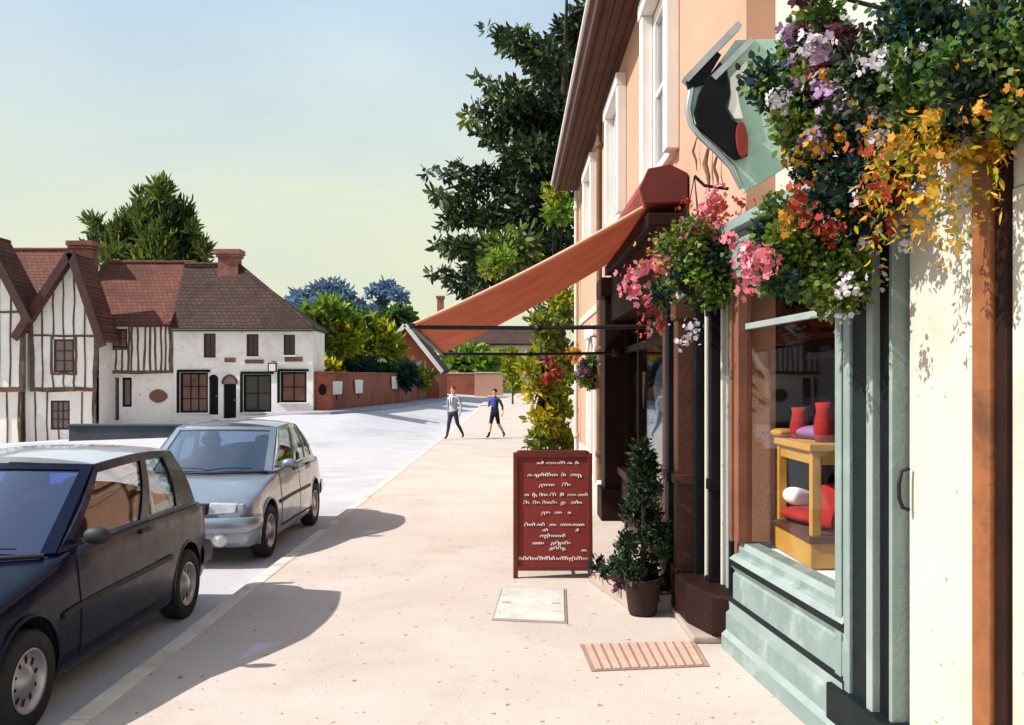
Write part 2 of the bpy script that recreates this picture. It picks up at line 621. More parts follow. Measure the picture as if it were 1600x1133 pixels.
M['canvas'] = canvasmat()
M['hem'] = surf('faded canvas hem', '#dca88c', '#cf9578', 3, .9, .3, 100)
L = {}
L['pine'] = leafmat('dark yew leaves', ['#26341c', '#33461f', '#1c281c', '#42562a', '#2c3e24'], .2)
L['pine2'] = leafmat('olive leaves', ['#55642a', '#6a7a30', '#3f4e22', '#7a8436'], .3)
L['lime'] = leafmat('yellow green leaves', ['#7d8a1e', '#a3a01e', '#5e7420', '#c2b01e'], .45)
L['gold'] = leafmat('golden leaves', ['#b89a14', '#d0b01c', '#8c8a1e', '#6f7a1c'], .45)
L['olive'] = leafmat('olive green leaves', ['#566628', '#6e7e30', '#41521f', '#869038'], .35)
L['fresh'] = leafmat('fresh green leaves', ['#5f8428', '#7b9c34', '#46701f', '#92a83c'], .4)
L['mid'] = leafmat('mid green leaves', ['#3f6024', '#527430', '#30501c', '#6a8838'], .35)
L['deep'] = leafmat('deep green leaves', ['#1e3824', '#2a4a2c', '#182c26', '#1f444a', '#22404c'], .25)
L['blue'] = leafmat('haze blue leaves', ['#56728c', '#6a86a2', '#4a647e', '#74889a'], .3)  # distance haze painted in as a blue leaf colour
L['conifer'] = leafmat('dark conifer sprays', ['#141f15', '#1a2a1a', '#101a12', '#243a1c'], .2)
for nm, st in dict(pink=['#d98a98', '#c95a6c', '#e8b0b4'], red=['#9a3026', '#a8402e', '#7e221c', '#b45a3a'], orange=['#b88024', '#c89432', '#a4681c', '#8e7a28'], mauve=['#b393b2', '#c6aac4', '#9a7ca2', '#8a6a86'],
                   wine=['#4c2430', '#5c2c3a', '#3a1a26'], pale=['#cfc8cc', '#bcb6c0', '#dcd6d6'], violet=['#8a5a8e', '#75487c', '#9c6e9c'], straw=['#c8962a', '#d4a838', '#b07c20']).items():
    L[nm] = leafmat(nm + ' petals', st, .35, .7)


# ------------------------------------------------------------------ ground
def sstep(a, b, x):
    t = np.clip((x - a) / (b - a), 0, 1)
    return t * t * (3 - 2 * t)


def rise(y):
    y = np.asarray(y, float)
    t = np.clip(y - 40, 0, 60) / 60
    return .9 * t * t + np.clip(y - 100, 0, 80) * .02


def road_left(y):
    return np.interp(y, [30, 40, 85, 120], [-3.2, -3.1, -2.9, -2.8])


def bank(x, y):
    a = np.clip(.125 * (x + 14.5), -.75, .62) * np.clip((y - 27) / 10.4, 0, 1)
    w = np.clip((road_left(y) - x) / 3.6, 0, 1)
    fade = np.interp(y, [36, 40, 85, 120], [1, 1, .35, .2])
    return a * w * fade


def ground_h(x, y):
    return float(rise(y) + bank(np.float64(x), y))


def axis(*parts):
    out = []
    for a, b, s in parts:
        out += list(np.arange(a, b, s))
    return out + [parts[-1][1]]


def height_sheet(name, xs, ys, hf, mat, kind='structure', hole=None):
    mb = MB()
    nx = len(xs)
    V = [(x, y, hf(x, y)) for y in ys for x in xs]
    Fc = []
    for j in range(len(ys) - 1):
        for i in range(nx - 1):
            if hole and hole((xs[i] + xs[i + 1]) / 2, (ys[j] + ys[j + 1]) / 2):
                continue
            a = j * nx + i
            Fc.append((a, a + 1, a + nx + 1, a + nx))
    mb.add(V, Fc, 0, True)
    return setp(mb.build(name, mat), kind=kind)


height_sheet('road', axis((-80, -26, 6), (-26, -4, .6), (-4, -2.36, .41)), axis((-14, 30, 4), (30, 44, .5), (44, 190, 5)), lambda x, y: ground_h(x, y) - .1, M['road'])
height_sheet('pavement', axis((-2.25, 14, 1.25)), axis((-14, 190, 4)), lambda x, y: float(rise(y)), M['pave'])
inner = [(-25, 39.3), (-20, 39.3), (-17, 39.3), (-14, 39.1), (-11.5, 39.1), (-9.6, 39.1)] + [(-8.1 + .0355 * (q - 40), q) for q in (41, 43, 46, 50, 56, 62, 70, 78, 86)]
outer = [(-25, 37.7), (-20, 37.7), (-17, 37.7), (-14, 37.55), (-11.5, 37.5), (-7.6, 37.5)] + [(-6.85 + .033 * (q - 40), q) for q in (40.6, 43, 46, 50, 56, 62, 70, 78, 86)]
mb = MB()
V = []
for (a, b), (c, d) in zip(inner, outer):
    zc = max(ground_h(c, d), ground_h((a + c) / 2, (b + d) / 2))
    V += [(a, b, zc + .03), (c, d, zc + .02), (c, d, zc - .5)]
Fc = []
for i in range(len(inner) - 1):
    for j in (0, 1):
        Fc.append((i * 3 + j, i * 3 + j + 1, i * 3 + j + 4, i * 3 + j + 3))
mb.add(V, Fc)
setp(mb.build('path', M['path']), kind='structure')
height_sheet('ground', [-900, -300, -80, -30, 0, 14, 60, 300, 900], [-60, -14, 60, 100, 180, 190, 400, 1500], lambda x, y: float(rise(y)) - 1.6 + (1.4 if x > 13 else 0) + (1.2 if y > 185 else 0), M['ground'])
mb = MB()
y = -6.0
while y < 120:
    l = .9 if y < 60 else 3
    z0, z1 = float(rise(y)), float(rise(y + l))
    j = random.uniform(-.006, .006)
    mb.hexa([(-2.4 + j, y + .006, z0 - .25), (-2.25, y + .006, z0 - .25), (-2.25, y + l - .006, z1 - .25), (-2.4 + j, y + l - .006, z1 - .25),
             (-2.385 + j, y + .006, z0 + .006), (-2.25, y + .006, z0 + .006), (-2.25, y + l - .006, z1 + .006), (-2.385 + j, y + l - .006, z1 + .006)])
    y += l
setp(mb.build('kerb', M['kerb'], bevel=.012), kind='structure')


# ------------------------------------------------------------------ houses across the road
def slab(mb, poly, t, mi=0):
    P = [Vector(p) for p in poly]
    n = (P[1] - P[0]).cross(P[2] - P[0]).normalized()
    if n.z < 0:
        n = -n
    mb.prism(P, -n * t, mi)


def studs(mb, fr, items, d=.03, mi=0, jit=.03):
    """rough timbers: (a0, z0, a1, z1, width) on the wall face"""
    rnd = random.Random(len(items))
    for a0, z0, a1, z1, w in items:
        k = 4
        pts = []
        for i in range(k + 1):
            t = i / k
            pts.append((a0 + (a1 - a0) * t, z0 + (z1 - z0) * t, w * rnd.uniform(.58, .92), rnd.uniform(-jit, jit)))
        dx, dz = a1 - a0, z1 - z0
        ln = math.hypot(dx, dz)
        ux, uz = -dz / ln, dx / ln
        dd = d + rnd.uniform(-.008, .008)
        for i in range(k):
            q = []
            for (a, z, ww, o) in (pts[i], pts[i + 1]):
                q.append(((a + ux * (o - ww / 2), z + uz * (o - ww / 2)), (a + ux * (o + ww / 2), z + uz * (o + ww / 2))))
            c = [q[0][0], q[0][1], q[1][1], q[1][0]]
            mb.prism([fr.p(a, -.02, z) for a, z in c], fr.n * (dd + .02), mi)


def side_walls(mb, fr, a0, a1, z0, z1, dep, mi=0):
    mb.add([fr.p(a1, 0, z0), fr.p(a1, -dep, z0), fr.p(a1, -dep, z1), fr.p(a1, 0, z1)], [(0, 1, 2, 3)], mi)
    mb.add([fr.p(a0, -dep, z0), fr.p(a0, 0, z0), fr.p(a0, 0, z1), fr.p(a0, -dep, z1)], [(0, 1, 2, 3)], mi)
    mb.add([fr.p(a1, -dep, z0), fr.p(a0, -dep, z0), fr.p(a0, -dep, z1), fr.p(a1, -dep, z1)], [(0, 1, 2, 3)], mi)


def chimney(parent, x0, x1, y0, y1, z0, z1, pots=1):
    mb = MB()
    mb.box(x0, x1, y0, y1, z0, z1 - .36)
    mb.box(x0 - .07, x1 + .07, y0 - .07, y1 + .07, z1 - .36, z1 - .22)
    mb.box(x0 - .13, x1 + .13, y0 - .13, y1 + .13, z1 - .22, z1)
    c = mb.build('chimney', M['chimney'], parent, bevel=.015)
    for i in range(pots):
        xx = x0 + (x1 - x0) * (i + 1) / (pots + 1)
        p = MB()
        p.lathe([(.0, z1), (.11, z1), (.09, z1 + .2), (.11, z1 + .22), (.08, z1 + .22), (.07, z1 + .05)], (xx, (y0 + y1) / 2, 0), n=14)
        p.build('chimney_pot', M['terracotta'], c)
    return c


# white shop house with the hipped brown roof
YF = 39.0
K = YF / F_PX
wx = lambda px: (px - CX) * K
wz = lambda py: EYE + (HZ - py) * K
fr = Fr((0, YF, 0), (1, 0, 0), (0, -1, 0))
X0, X1, EZ = wx(271), wx(489), wz(513)
hD = thing('shop_house', 'white rendered shop house with a hipped brown tiled roof beside the red garden wall', 'house', ((X0 + X1) / 2, YF, 0))
ops_up = [(wx(318), wx(337), wz(559), wz(521)), (wx(385), wx(404), wz(557), wz(522)), (wx(443), wx(461), wz(555), wz(523))]
ops_lo = [(wx(281), wx(325), wz(645), wz(582)), (wx(380), wx(424), wz(644), wz(585)), (wx(438), wx(479), wz(629), wz(581))]
drs = [(wx(326.5), wx(341), wz(648), wz(592)), (wx(349), wx(369), wz(654), wz(600))]
mb = MB()
fr.wall(mb, X0, X1, -.9, EZ, ops_up + ops_lo + drs, .16)
side_walls(mb, fr, X0, X1, -.9, EZ, 2.4)
fr.box(mb, X0, X1, 0, .03, EZ - .22, EZ - .12)
mb.build('wall', M['plaster'], hD)
for o in ops_up:
    window(hD, fr, *o, 2, 3, M['win_dark'], M['dark_pane'], rec=.08, fw=.06, bw=.03, sill=M['plaster'])
for i, o in enumerate(ops_lo):
    window(hD, fr, *o, (3, 2, 2)[i], (3, 2, 2)[i], M['black'], (M['warm_pane'], M['dark_pane'], M['warm_pane'])[i], rec=.1, fw=.09, bw=.04, name='shop_window', sill=M['white'])
    s = MB()
    fr.box(s, o[0] - .1, o[1] + .1, .002, .09, o[3] + .01, o[3] + .12)
    fr.box(s, o[0] - .13, o[0] - .01, .002, .05, o[2] - .02, o[3] + .01)
    s.build('window_hood', M['black'], hD, bevel=.01)
for o in drs:
    d = MB()
    fr.box(d, o[0] + .02, o[1] - .02, -.15, -.09, o[2], o[3])
    for k in (0, 1):
        for q in (0, 1):
            w_ = (o[1] - o[0]) / 2
            fr.box(d, o[0] + .06 + k * (w_ - .03), o[0] + w_ - .03 + k * (w_ - .03), -.09, -.07, o[2] + .15 + q * .75, o[2] + .8 + q * .7)
    dd = d.build('door', M['black'], hD)
    k = MB()
    k.ball(fr.p(o[1] - .1, -.06, o[2] + .8), .03, 8, 6)
    k.build('handle', M['chrome'], dd)
# arched fanlight over the wider door, white round arch
a0, a1, zt = drs[1][0], drs[1][1], drs[1][3]
f = MB()
ca, rr = (a0 + a1) / 2, (a1 - a0) / 2
arc = [(ca + rr * math.cos(t), zt + rr * 1.25 * math.sin(t)) for t in np.linspace(0, math.pi, 13)]
f.prism([fr.p(a, .002, z) for a, z in arc], fr.n * .02, 0)
arc2 = [(ca + (rr + .07) * math.cos(t), zt + (rr * 1.25 + .07) * math.sin(t)) for t in np.linspace(0, math.pi, 13)]
for i in range(12):
    f.prism([fr.p(*q) for q in ((arc[i][0], .002, arc[i][1]), (arc[i + 1][0], .002, arc[i + 1][1]), (arc2[i + 1][0], .002, arc2[i + 1][1]), (arc2[i][0], .002, arc2[i][1]))], fr.n * .05, 1)
f.build('fanlight', [M['old_pane'], M['win_dark']], hD)
f = MB()
a0, a1, zt = drs[0][0], drs[0][1], drs[0][3]
ca, rr = (a0 + a1) / 2, (a1 - a0) / 2
f.prism([fr.p(ca + rr * math.cos(t), .002, zt + rr * .9 * math.sin(t)) for t in np.linspace(0, math.pi, 11)], fr.n * .015, 0)
f.build('door_arch', M['black'], hD)
for (p0, p1, q0, q1) in ((351, 368, 559, 566), (383, 412, 562, 568), (445, 473, 558, 565)):
    s = MB()
    fr.box(s, wx(p0), wx(p1), .0, .04, wz(q1), wz(q0))
    s.build('fascia_board', M['terracotta'], hD, bevel=.008)
# projecting small sign on a bracket
s = MB()
fr.box(s, wx(430) - .02, wx(430) + .02, .0, .6, wz(566), wz(566) + .04)
fr.box(s, wx(423), wx(437), .45, .49, wz(582), wz(567))
fr.box(s, wx(425), wx(435), .49, .495, wz(580), wz(569), 1)
s.build('hanging_sign', [M['win_dark'], M['white']], hD, bevel=.004)
RY = YF + 1.5
rz = EYE + (HZ - 414) * RY / F_PX
rl, rr_ = wx(271) - .05, (372 - CX) * RY / F_PX
mb = MB()
eL, eR, eF, eB = X0 - .04, X1 + .1, YF - .32, YF + 2.9
A, B_, C_, D_ = (eL, eF, EZ + .0), (eR, eF, EZ + .0), (rr_, RY, rz), (rl, RY, rz)
E_, G_ = (eR, eB, EZ), (eL, eB, EZ)
# a gently sagging front slope
def slope(u, v):
    p = Vector(A).lerp(Vector(B_), u).lerp(Vector(D_).lerp(Vector(C_), u), v)
    p.z -= .14 * math.sin(math.pi * u) * math.sin(math.pi * v) + .05 * math.sin(math.pi * u * 2) * v
    return p
mb.sheet(slope, 16, 8, 0, .12)
slab(mb, [B_, E_, C_], .12)
slab(mb, [G_, D_, C_, E_], .12)
mb.tube([Vector(C_).lerp(Vector(B_), t) + Vector((0, 0, .03)) for t in np.linspace(0, 1, 8)], .09, 8)
mb.tube([Vector(D_) + Vector((0, 0, .02)), Vector(C_) + Vector((0, 0, .02))], .1, 8)
rf = mb.build('roof', M['roof_brown'], hD)
chimney(rf, -13.2, -12.3, 40.2, 40.8, 5.6, EYE + (600 - 391) * 40.5 / F_PX, 0)
g = MB()
g.tube([(eL + .1, eF - .05, EZ - .1), (eR, eF - .05, EZ - .1)], .06, 8)
g.build('gutter', M['gutter_iron'], hD)
# timber range with the jettied upper floor
cX0, cX1, cE = wx(163), wx(270), wz(507)
hC = thing('timber_framed_house', 'low timber framed house with plastered ground floor and red plaque between gable and white house', 'house', ((cX0 + cX1) / 2, YF, 0))
jz = wz(583)
up = [(wx(175), wx(199), wz(544), wz(514))]
lo = [(wx(147), wx(182), wz(657), wz(590)), (wx(187), wx(202), wz(636), wz(590))]
frl = Fr((0, YF + .25, 0), (1, 0, 0), (0, -1, 0))
mb = MB()
fr.wall(mb, cX0 - .6, cX1, jz, cE, up, .14)
frl.wall(mb, cX0 - .6, cX1, -1.2, jz + .05, lo, .14)
mb.add([fr.p(cX0 - .6, 0, jz), fr.p(cX1, 0, jz), frl.p(cX1, 0, jz), frl.p(cX0 - .6, 0, jz)], [(3, 2, 1, 0)])
side_walls(mb, frl, cX0 - .6, cX1, -1.2, cE, 5.6)
mb.build('wall', M['plaster'], hC)
it = [(wx(a), jz + .08, wx(a + random.uniform(-1, 1)), cE, .11) for a in (168, 206, 216, 226, 234, 243, 252, 259)]
it += [(wx(267), jz, wx(266), cE, .22), (wx(172), jz, wx(172), wz(545), .1), (wx(181), jz, wx(181), wz(546), .1), (wx(191), jz, wx(191), wz(546), .1), (wx(201), jz + .05, wx(202), cE, .13),
       (wx(153), jz + .04, wx(270), jz + .04, .2), (wx(170), wz(546), wx(202), wz(546), .1), (wx(163), cE - .06, wx(268), cE - .06, .12)]
tb = MB()
studs(tb, fr, it)
tb.build('timber_frame', M['timber'], hC)
tb = MB()
studs(tb, frl, [(wx(270), -.3, wx(270), jz, .12)])
tb.build('timber_frame', M['timber'], hC)
window(hC, fr, *up[0], 2, 2, M['win_dark'], M['old_pane'], rec=.03, fw=.07, bw=.04)
window(hC, frl, *lo[0], 3, 4, M['win_dark'], M['old_pane'], rec=.03, fw=.09, bw=.045)
d = MB()
frl.box(d, lo[1][0] + .01, lo[1][1] - .01, -.12, -.06, lo[1][2], lo[1][3])
frl.box(d, lo[1][0] + .1, lo[1][1] - .1, -.06, -.05, lo[1][2] + .1, lo[1][3] - .1, 1)
d.build('narrow_casement', [M['black'], M['old_pane']], hC)
s = MB()
s.prism([frl.p(wx(244) + .36 * math.cos(t) * (1 + .12 * math.cos(2 * t)), .0, wz(619) + .3 * math.sin(t)) for t in np.linspace(0, 2 * math.pi, 20, endpoint=False)], (0, -.05, 0))
s.build('plaque', M['terracotta'], hC, bevel=.012)
mb = MB()
RYc = YF + 3.0
rzc = EYE + (HZ - 411) * RYc / F_PX
lA, lB = wx(112), wx(270) + .02
def slope2(u, v):
    p = Vector((lA, YF - .35, cE - .05)).lerp(Vector((lB, YF - .35, cE)), u).lerp(Vector((wx(112), RYc, rzc)).lerp(Vector((lB - .1, RYc, rzc)), u), v)
    p.z -= .12 * math.sin(math.pi * u) * math.sin(math.pi * v)
    return p
mb.sheet(slope2, 12, 8, 0, .12)
slab(mb, [(wx(120), RYc, rzc), (lB - .1, RYc, rzc), (lB, YF + 6, cE), (lA, YF + 6, cE)], .12)
mb.tube([(wx(125), RYc, rzc + .02), (lB - .1, RYc, rzc + .02)], .1, 8)
mb.tube([Vector((lB, YF - .33, cE + .06)).lerp(Vector((lB - .08, RYc, rzc + .06)), t) for t in np.linspace(0, 1, 6)], .08, 8)
mb.build('roof', M['roof_red'], hC)


def gable_house(label, Y, pxs, apex, feet, jet, win_up, win_lo, roof_back, low_l, low_r, ridge=None):
    """gabled cross wing: pxs = wall edges, apex/feet = barge board ends in the picture's pixels at distance Y"""
    k = Y / F_PX
    gx = lambda px: (px - CX) * k
    gz = lambda py: EYE + (HZ - py) * k
    f = Fr((0, Y, 0), (1, 0, 0), (0, -1, 0))
    f2 = Fr((0, Y + .22, 0), (1, 0, 0), (0, -1, 0))
    x0, x1 = gx(pxs[0]), gx(pxs[1])
    ax, az = gx(apex[0]), gz(apex[1])
    (lx, lz), (rx, rz_) = (gx(feet[0][0]), gz(feet[0][1])), (gx(feet[1][0]), gz(feet[1][1]))
    t = thing('gabled_house', label, 'house', ((x0 + x1) / 2, Y, 0))
    j = gz(jet)
    mb = MB()
    ez = min(lz, rz_) + .15
    wu = [(gx(w[0]), gx(w[1]), gz(w[3]), gz(w[2])) for w in win_up]
    wl = [(gx(w[0]), gx(w[1]), gz(w[3]), gz(w[2])) for w in win_lo]
    f.wall(mb, x0, x1, j, ez, wu, .14)
    zl = lz + (az - lz) * (x0 - lx) / (ax - lx) - .05
    zr = rz_ + (az - rz_) * (rx - x1) / (rx - ax) - .05
    mb.add([f.p(x0, 0, ez), f.p(x1, 0, ez), f.p(x1, 0, zr), f.p(ax, 0, az - .1), f.p(x0, 0, zl)], [(0, 1, 2, 3, 4)])
    xl0, xl1 = gx(low_l), gx(low_r)
    f2.wall(mb, xl0, xl1, -1.4, j + .03, wl, .14)
    mb.add([f.p(x0, 0, j), f.p(x1, 0, j), f2.p(x1, 0, j), f2.p(x0, 0, j)], [(3, 2, 1, 0)])
    side_walls(mb, f2, x0, x1, -1.4, ez, 4.5)
    mb.build('wall', M['plaster'], t)
    tb = MB()
    it = []
    n = int((x1 - x0) / .42)
    for i in range(n + 1):
        a = x0 + .06 + (x1 - x0 - .12) * i / n
        top = (zl + (az - .1 - zl) * (a - x0) / (ax - x0)) if a < ax else (zr + (az - .1 - zr) * (x1 - a) / (x1 - ax))
        mid = gz(pxs[2])
        w = .2 if i in (0, n) else random.uniform(.07, .1)
        hit = [o for o in wu if o[0] - .05 < a < o[1] + .05]
        if hit:
            it += [(a, j, a, hit[0][2], w), (a, hit[0][3], a, top - .08, w)]
        else:
            it.append((a, j, a + random.uniform(-.03, .03), top - .08, w))
    it += [(x0, gz(pxs[2]), x1, gz(pxs[2]), .12), (x0, j + .09, x1, j + .09, .24)]
    for o in wu:
        it += [(o[0] - .07, o[2] - .1, o[0] - .07, o[3] + .1, .14), (o[1] + .07, o[2] - .1, o[1] + .07, o[3] + .1, .14), (o[0] - .1, o[2] - .06, o[1] + .1, o[2] - .06, .12)]
    studs(tb, f, it)
    tb.build('timber_frame', M['timber'], t)
    tb = MB()
    it = []
    n = int((xl1 - xl0) / .5)
    for i in range(n + 1):
        a = xl0 + .05 + (xl1 - xl0 - .1) * i / n
        if any(o[0] - .05 < a < o[1] + .05 for o in wl):
            it.append((a, -1.2, a, wl[0][2], .08))
        else:
            it.append((a, -1.2, a, j, .16 if i in (0, n) else .08))
    studs(tb, f2, it)
    tb.build('timber_frame', M['timber'], t)
    for o in wu:
        window(t, f, *o, 2, 3, M['win_dark'], M['old_pane'], rec=.02, fw=.08, bw=.045)
    for o in wl:
        window(t, f2, *o, 3, 3, M['win_dark'], M['old_pane'], rec=.02, fw=.08, bw=.045)
    rb = roof_back
    mb = MB()
    apx, lf, rt = Vector((ax, Y - .45, az + .1)), Vector((lx, Y - .45, lz)), Vector((rx, Y - .45, rz_))
    back = Vector((0, rb, 0))
    slab(mb, [lf, apx, apx + back, lf + back], .12)
    slab(mb, [apx, rt, rt + back, apx + back], .12)
    if ridge:
        # main range running behind the gable, parallel to the street
        ra, rb_, ry, rzz, ezz = ridge
        mb.sheet(lambda u, v: Vector((ra + (rb_ - ra) * u, Y + .8 + (ry - Y - .8) * v, ezz + (rzz - ezz) * v - .1 * math.sin(math.pi * u) * math.sin(math.pi * v))), 10, 6, 0, .12)
        slab(mb, [(ra, ry, rzz), (rb_, ry, rzz), (rb_, ry + 3.6, ezz), (ra, ry + 3.6, ezz)], .12)
        mb.tube([(ra, ry, rzz + .02), (rb_, ry, rzz + .02)], .1, 8)
    rf = mb.build('roof', M['roof_red'], t)
    for q in (lf, rt):
        b = MB()
        p0, p1 = apx + Vector((0, -.06, -.06)), q + (q - apx).normalized() * .2 + Vector((0, -.06, -.06))
        b.beam(p0, p1, .1, .34, (0, -1, 0) if False else (0, 0, 1))
        b.build('barge_board', M['barge'], t, bevel=.01)
    return t, rf


RYb = 41.3
tB, rfB = gable_house('timber framed gable house with a whole gable and one casement beside the low timber house', 37.5, (48, 151, 525), (119, 399), ((36, 522), (166, 533)), 612,
                      [(84, 116, 530, 582)], [(75, 105, 626, 672)], 1.9, 31, 145, (-24.5, (112 - CX) * RYb / F_PX, RYb, EYE + (600 - 391) * RYb / F_PX, 4.6))
chimney(rfB, -20.2, -19.25, 40.9, 41.7, 6.2, EYE + (600 - 378) * 41.2 / F_PX, 0)
gable_house('timber framed gable house cut off by the picture edge', 37.2, (-74, 36, 488), (-16, 370), ((-86, 497), (52, 497)), 612,
            [(-46, -14, 530, 582)], [(-46, -14, 626, 672)], 1.9, -74, 28)

# ------------------------------------------------------------------ red garden wall and what is along it
wA, wB = Vector((-8.45, 40.0)), Vector((-6.75, 85.0))
gw = thing('brick_wall', 'long red brick garden wall running away from the white shop house', 'wall', (wA.x, wA.y, 0))
mb = MB()
n = 24
for i in range(n):
    a, b = wA.lerp(wB, i / n), wA.lerp(wB, (i + 1) / n)
    za, zb = 2.28 + .42 * i / n, 2.28 + .42 * (i + 1) / n
    mb.hexa([(a.x - .16, a.y, 0), (a.x + .16, a.y, 0), (b.x + .16, b.y, 0), (b.x - .16, b.y, 0), (a.x - .16, a.y, za), (a.x + .16, a.y, za), (b.x + .16, b.y, zb), (b.x - .16, b.y, zb)])
mb.build('wall', M['brick'], gw)
mb = MB()
mb.beam((wA.x, wA.y, 2.31), (wB.x, wB.y, 2.73), .42, .07)
mb.build('coping', M['chimney'], gw, bevel=.01)
pr = thing('gate_pier', 'bright red brick gate pier with dark round plaque at the white shop house corner', 'pier', (-8.3, 39.5, 0))
mb = MB()
mb.box(-8.62, -7.95, 39.25, 39.8, .2, 2.26)
mb.box(-8.68, -7.89, 39.19, 39.86, 2.262, 2.36)
mb.build('pier', M['brick_x'], pr, bevel=.015)
mb = MB()
mb.prism([(-8.3 + .17 * math.cos(t), 39.22, 1.55 + .25 * math.sin(t)) for t in np.linspace(0, 2 * math.pi, 18, endpoint=False)], (0, .05, 0))
mb.build('plaque', M['black'], pr)
def wallpt(px):
    # where the sight line of a pixel column meets the wall's street face
    r = (px - CX) / F_PX
    dx, dy = (wB.x - wA.x) / (wB.y - wA.y), 0
    yy = (wA.x + .17 - dx * wA.y) / (r - dx)
    return r * yy, yy
for i, (px, hgt, w, lb) in enumerate([(526, .62, .34, 'pale upright notice board on the red garden wall close to the gate pier'), (560, .7, .34, 'pale flared notice board midway along the red garden wall'),
                                   (616, .8, .4, 'pale twin notice board under the foliage far along the red garden wall')]):
    x, yy = wallpt(px)
    zc = EYE + (HZ - (606, 604, 598)[i]) * yy / F_PX
    t = thing('notice_board', lb, 'notice board', (x, yy, zc - .3), 'pale notice boards on the brick wall')
    mb = MB()
    wy = w * 3
    mb.prism([(x, yy - wy, zc - hgt / 2), (x, yy + wy, zc - hgt / 2), (x, yy + wy * 1.2, zc + hgt / 2), (x, yy - wy * 1.2, zc + hgt / 2)], (.05, .0, 0))
    mb.build('panel', M['white'], t, bevel=.01)
    mb = MB()
    mb.box(x - .005, x + .04, yy - .06, yy + .06, zc - hgt / 2 - .25, zc - hgt / 2)
    mb.build('bracket', M['win_dark'], t)
# low walls closing the far end of the road, and the added road edge shade strip
for (p0, p1, d, q0, q1, mt, lb) in ((697, 741, 92, 584, 611, 'brick_x', 'low red brick wall across the far end of the road'), (741.5, 786, 90, 583, 615, 'peach', 'low peach rendered wall beside the far brick wall')):
    t = thing('garden_wall', lb, 'wall', ((p0 - CX) * d / F_PX, d, 0))
    mb = MB()
    mb.box((p0 - CX) * d / F_PX, (p1 - CX) * d / F_PX, d, d + .35, 0, EYE + (HZ - q0) * d / F_PX)
    mb.build('wall', M[mt], t)
    mb = MB()
    mb.box((p0 - CX) * d / F_PX, (p1 - CX) * d / F_PX, d - .05, d + .4, EYE + (HZ - q0) * d / F_PX + .003, EYE + (HZ - q0) * d / F_PX + .1)
    mb.build('coping', M['kerb'], t, bevel=.02)
t = thing('kerb_shadow', 'added dark strip for the road edge shadow below the timber framed houses', 'wall', (-13, 30, 0))  # added dark block standing in for the shadow along the road edge
mb = MB()
mb.box(-14.8, -10.6, 29.9, 30.25, -.2, .38)
mb.build('wall', surf('road edge shade', '#3e444e', '#333840', 2, .9, .6, 20), t, bevel=.03)  # body of the added strip, road edge shade put into this dark colour
mb = MB()
mb.box(-14.85, -10.55, 29.85, 30.3, .383, .46)
mb.build('coping', surf('road edge shade top', '#4a505a', '#3e444c', 2, .9, .6, 20), t, bevel=.02)  # top of the added road edge shade strip

# cottage beyond the wall, its dark gable roof with a white barge board
D1 = 74.0
k = D1 / F_PX
t = thing('cottage', 'cottage behind the red wall with a steep dark roof edged by a white barge board', 'house', ((645 - CX) * k, D1, 0))
ap, rt_, lf_ = at(634, 506, D1), at(692, 577, D1), at(572, 577, D1)
mb = MB()
mb.add([(lf_.x + .4, D1, -.2), (rt_.x - .3, D1, -.2), (rt_.x - .3, D1, rt_.z + .1), (ap.x, D1, ap.z - .3), (lf_.x + .4, D1, lf_.z + .1)], [(0, 1, 2, 3, 4)])
for xx in (lf_.x + .4, rt_.x - .3):
    mb.add([(xx, D1, -.2), (xx, D1 + 9, -.2), (xx, D1 + 9, rt_.z + .1), (xx, D1, rt_.z + .1)], [(0, 1, 2, 3)])
mb.build('wall', M['brick_x'], t)
mb = MB()
for q in (lf_, rt_):
    slab(mb, [ap + Vector((0, -.5, .15)), q + Vector((0, -.5, 0)), q + Vector((0, 9, 0)), ap + Vector((0, 9, .15))], .35)
mb.build('roof', M['roof_brown'], t)
for q in (lf_, rt_):
    mb = MB()
    mb.beam(ap + Vector((0, -.6, -.12)), q + Vector((0, -.6, -.25)), .1, .34)
    mb.build('barge_board', M['white'], t, bevel=.01)
# pale cottage under the awning
D2 = 102.0
P2 = lambda px, py: at(px, py, D2)
t = thing('pale_cottage', 'pale rendered cottage with grey windows at the far end of the pavement', 'house', (P2(800, 600).x, D2, .9))
f = Fr((0, D2, 0), (1, 0, 0), (0, -1, 0))
ops = [(P2(a, 0).x, P2(b, 0).x, P2(0, d).z, P2(0, c).z) for a, b, c, d in ((778, 790, 545, 575), (789, 797, 590, 608), (745, 757, 545, 570))]
mb = MB()
f.wall(mb, P2(690, 0).x, P2(850, 0).x, .2, P2(0, 537).z, ops, .2)
side_walls(mb, f, P2(690, 0).x, P2(850, 0).x, .2, P2(0, 537).z, 8)
mb.build('wall', M['cream'], t)
for o in ops:
    window(t, f, *o, 2, 2, M['white'], M['dark_pane'], rec=.1, fw=.1, bw=.06)
mb = MB()
e0, e1, ez, ry, rz2 = P2(684, 0).x, P2(856, 0).x, P2(0, 537).z, D2 + 4, P2(0, 506).z
slab(mb, [(e0, D2 - .4, ez), (e1, D2 - .4, ez), (e1, ry, rz2), (e0, ry, rz2)], .2)
slab(mb, [(e0, ry, rz2), (e1, ry, rz2), (e1, D2 + 8.4, ez), (e0, D2 + 8.4, ez)], .2)
rf = mb.build('roof', M['roof_brown'], t)
chimney(rf, P2(679, 0).x, P2(689, 0).x, D2 + 3.4, D2 + 4.4, rz2 - 1.5, EYE + (600 - 463) * (D2 + 4) / F_PX, 0)

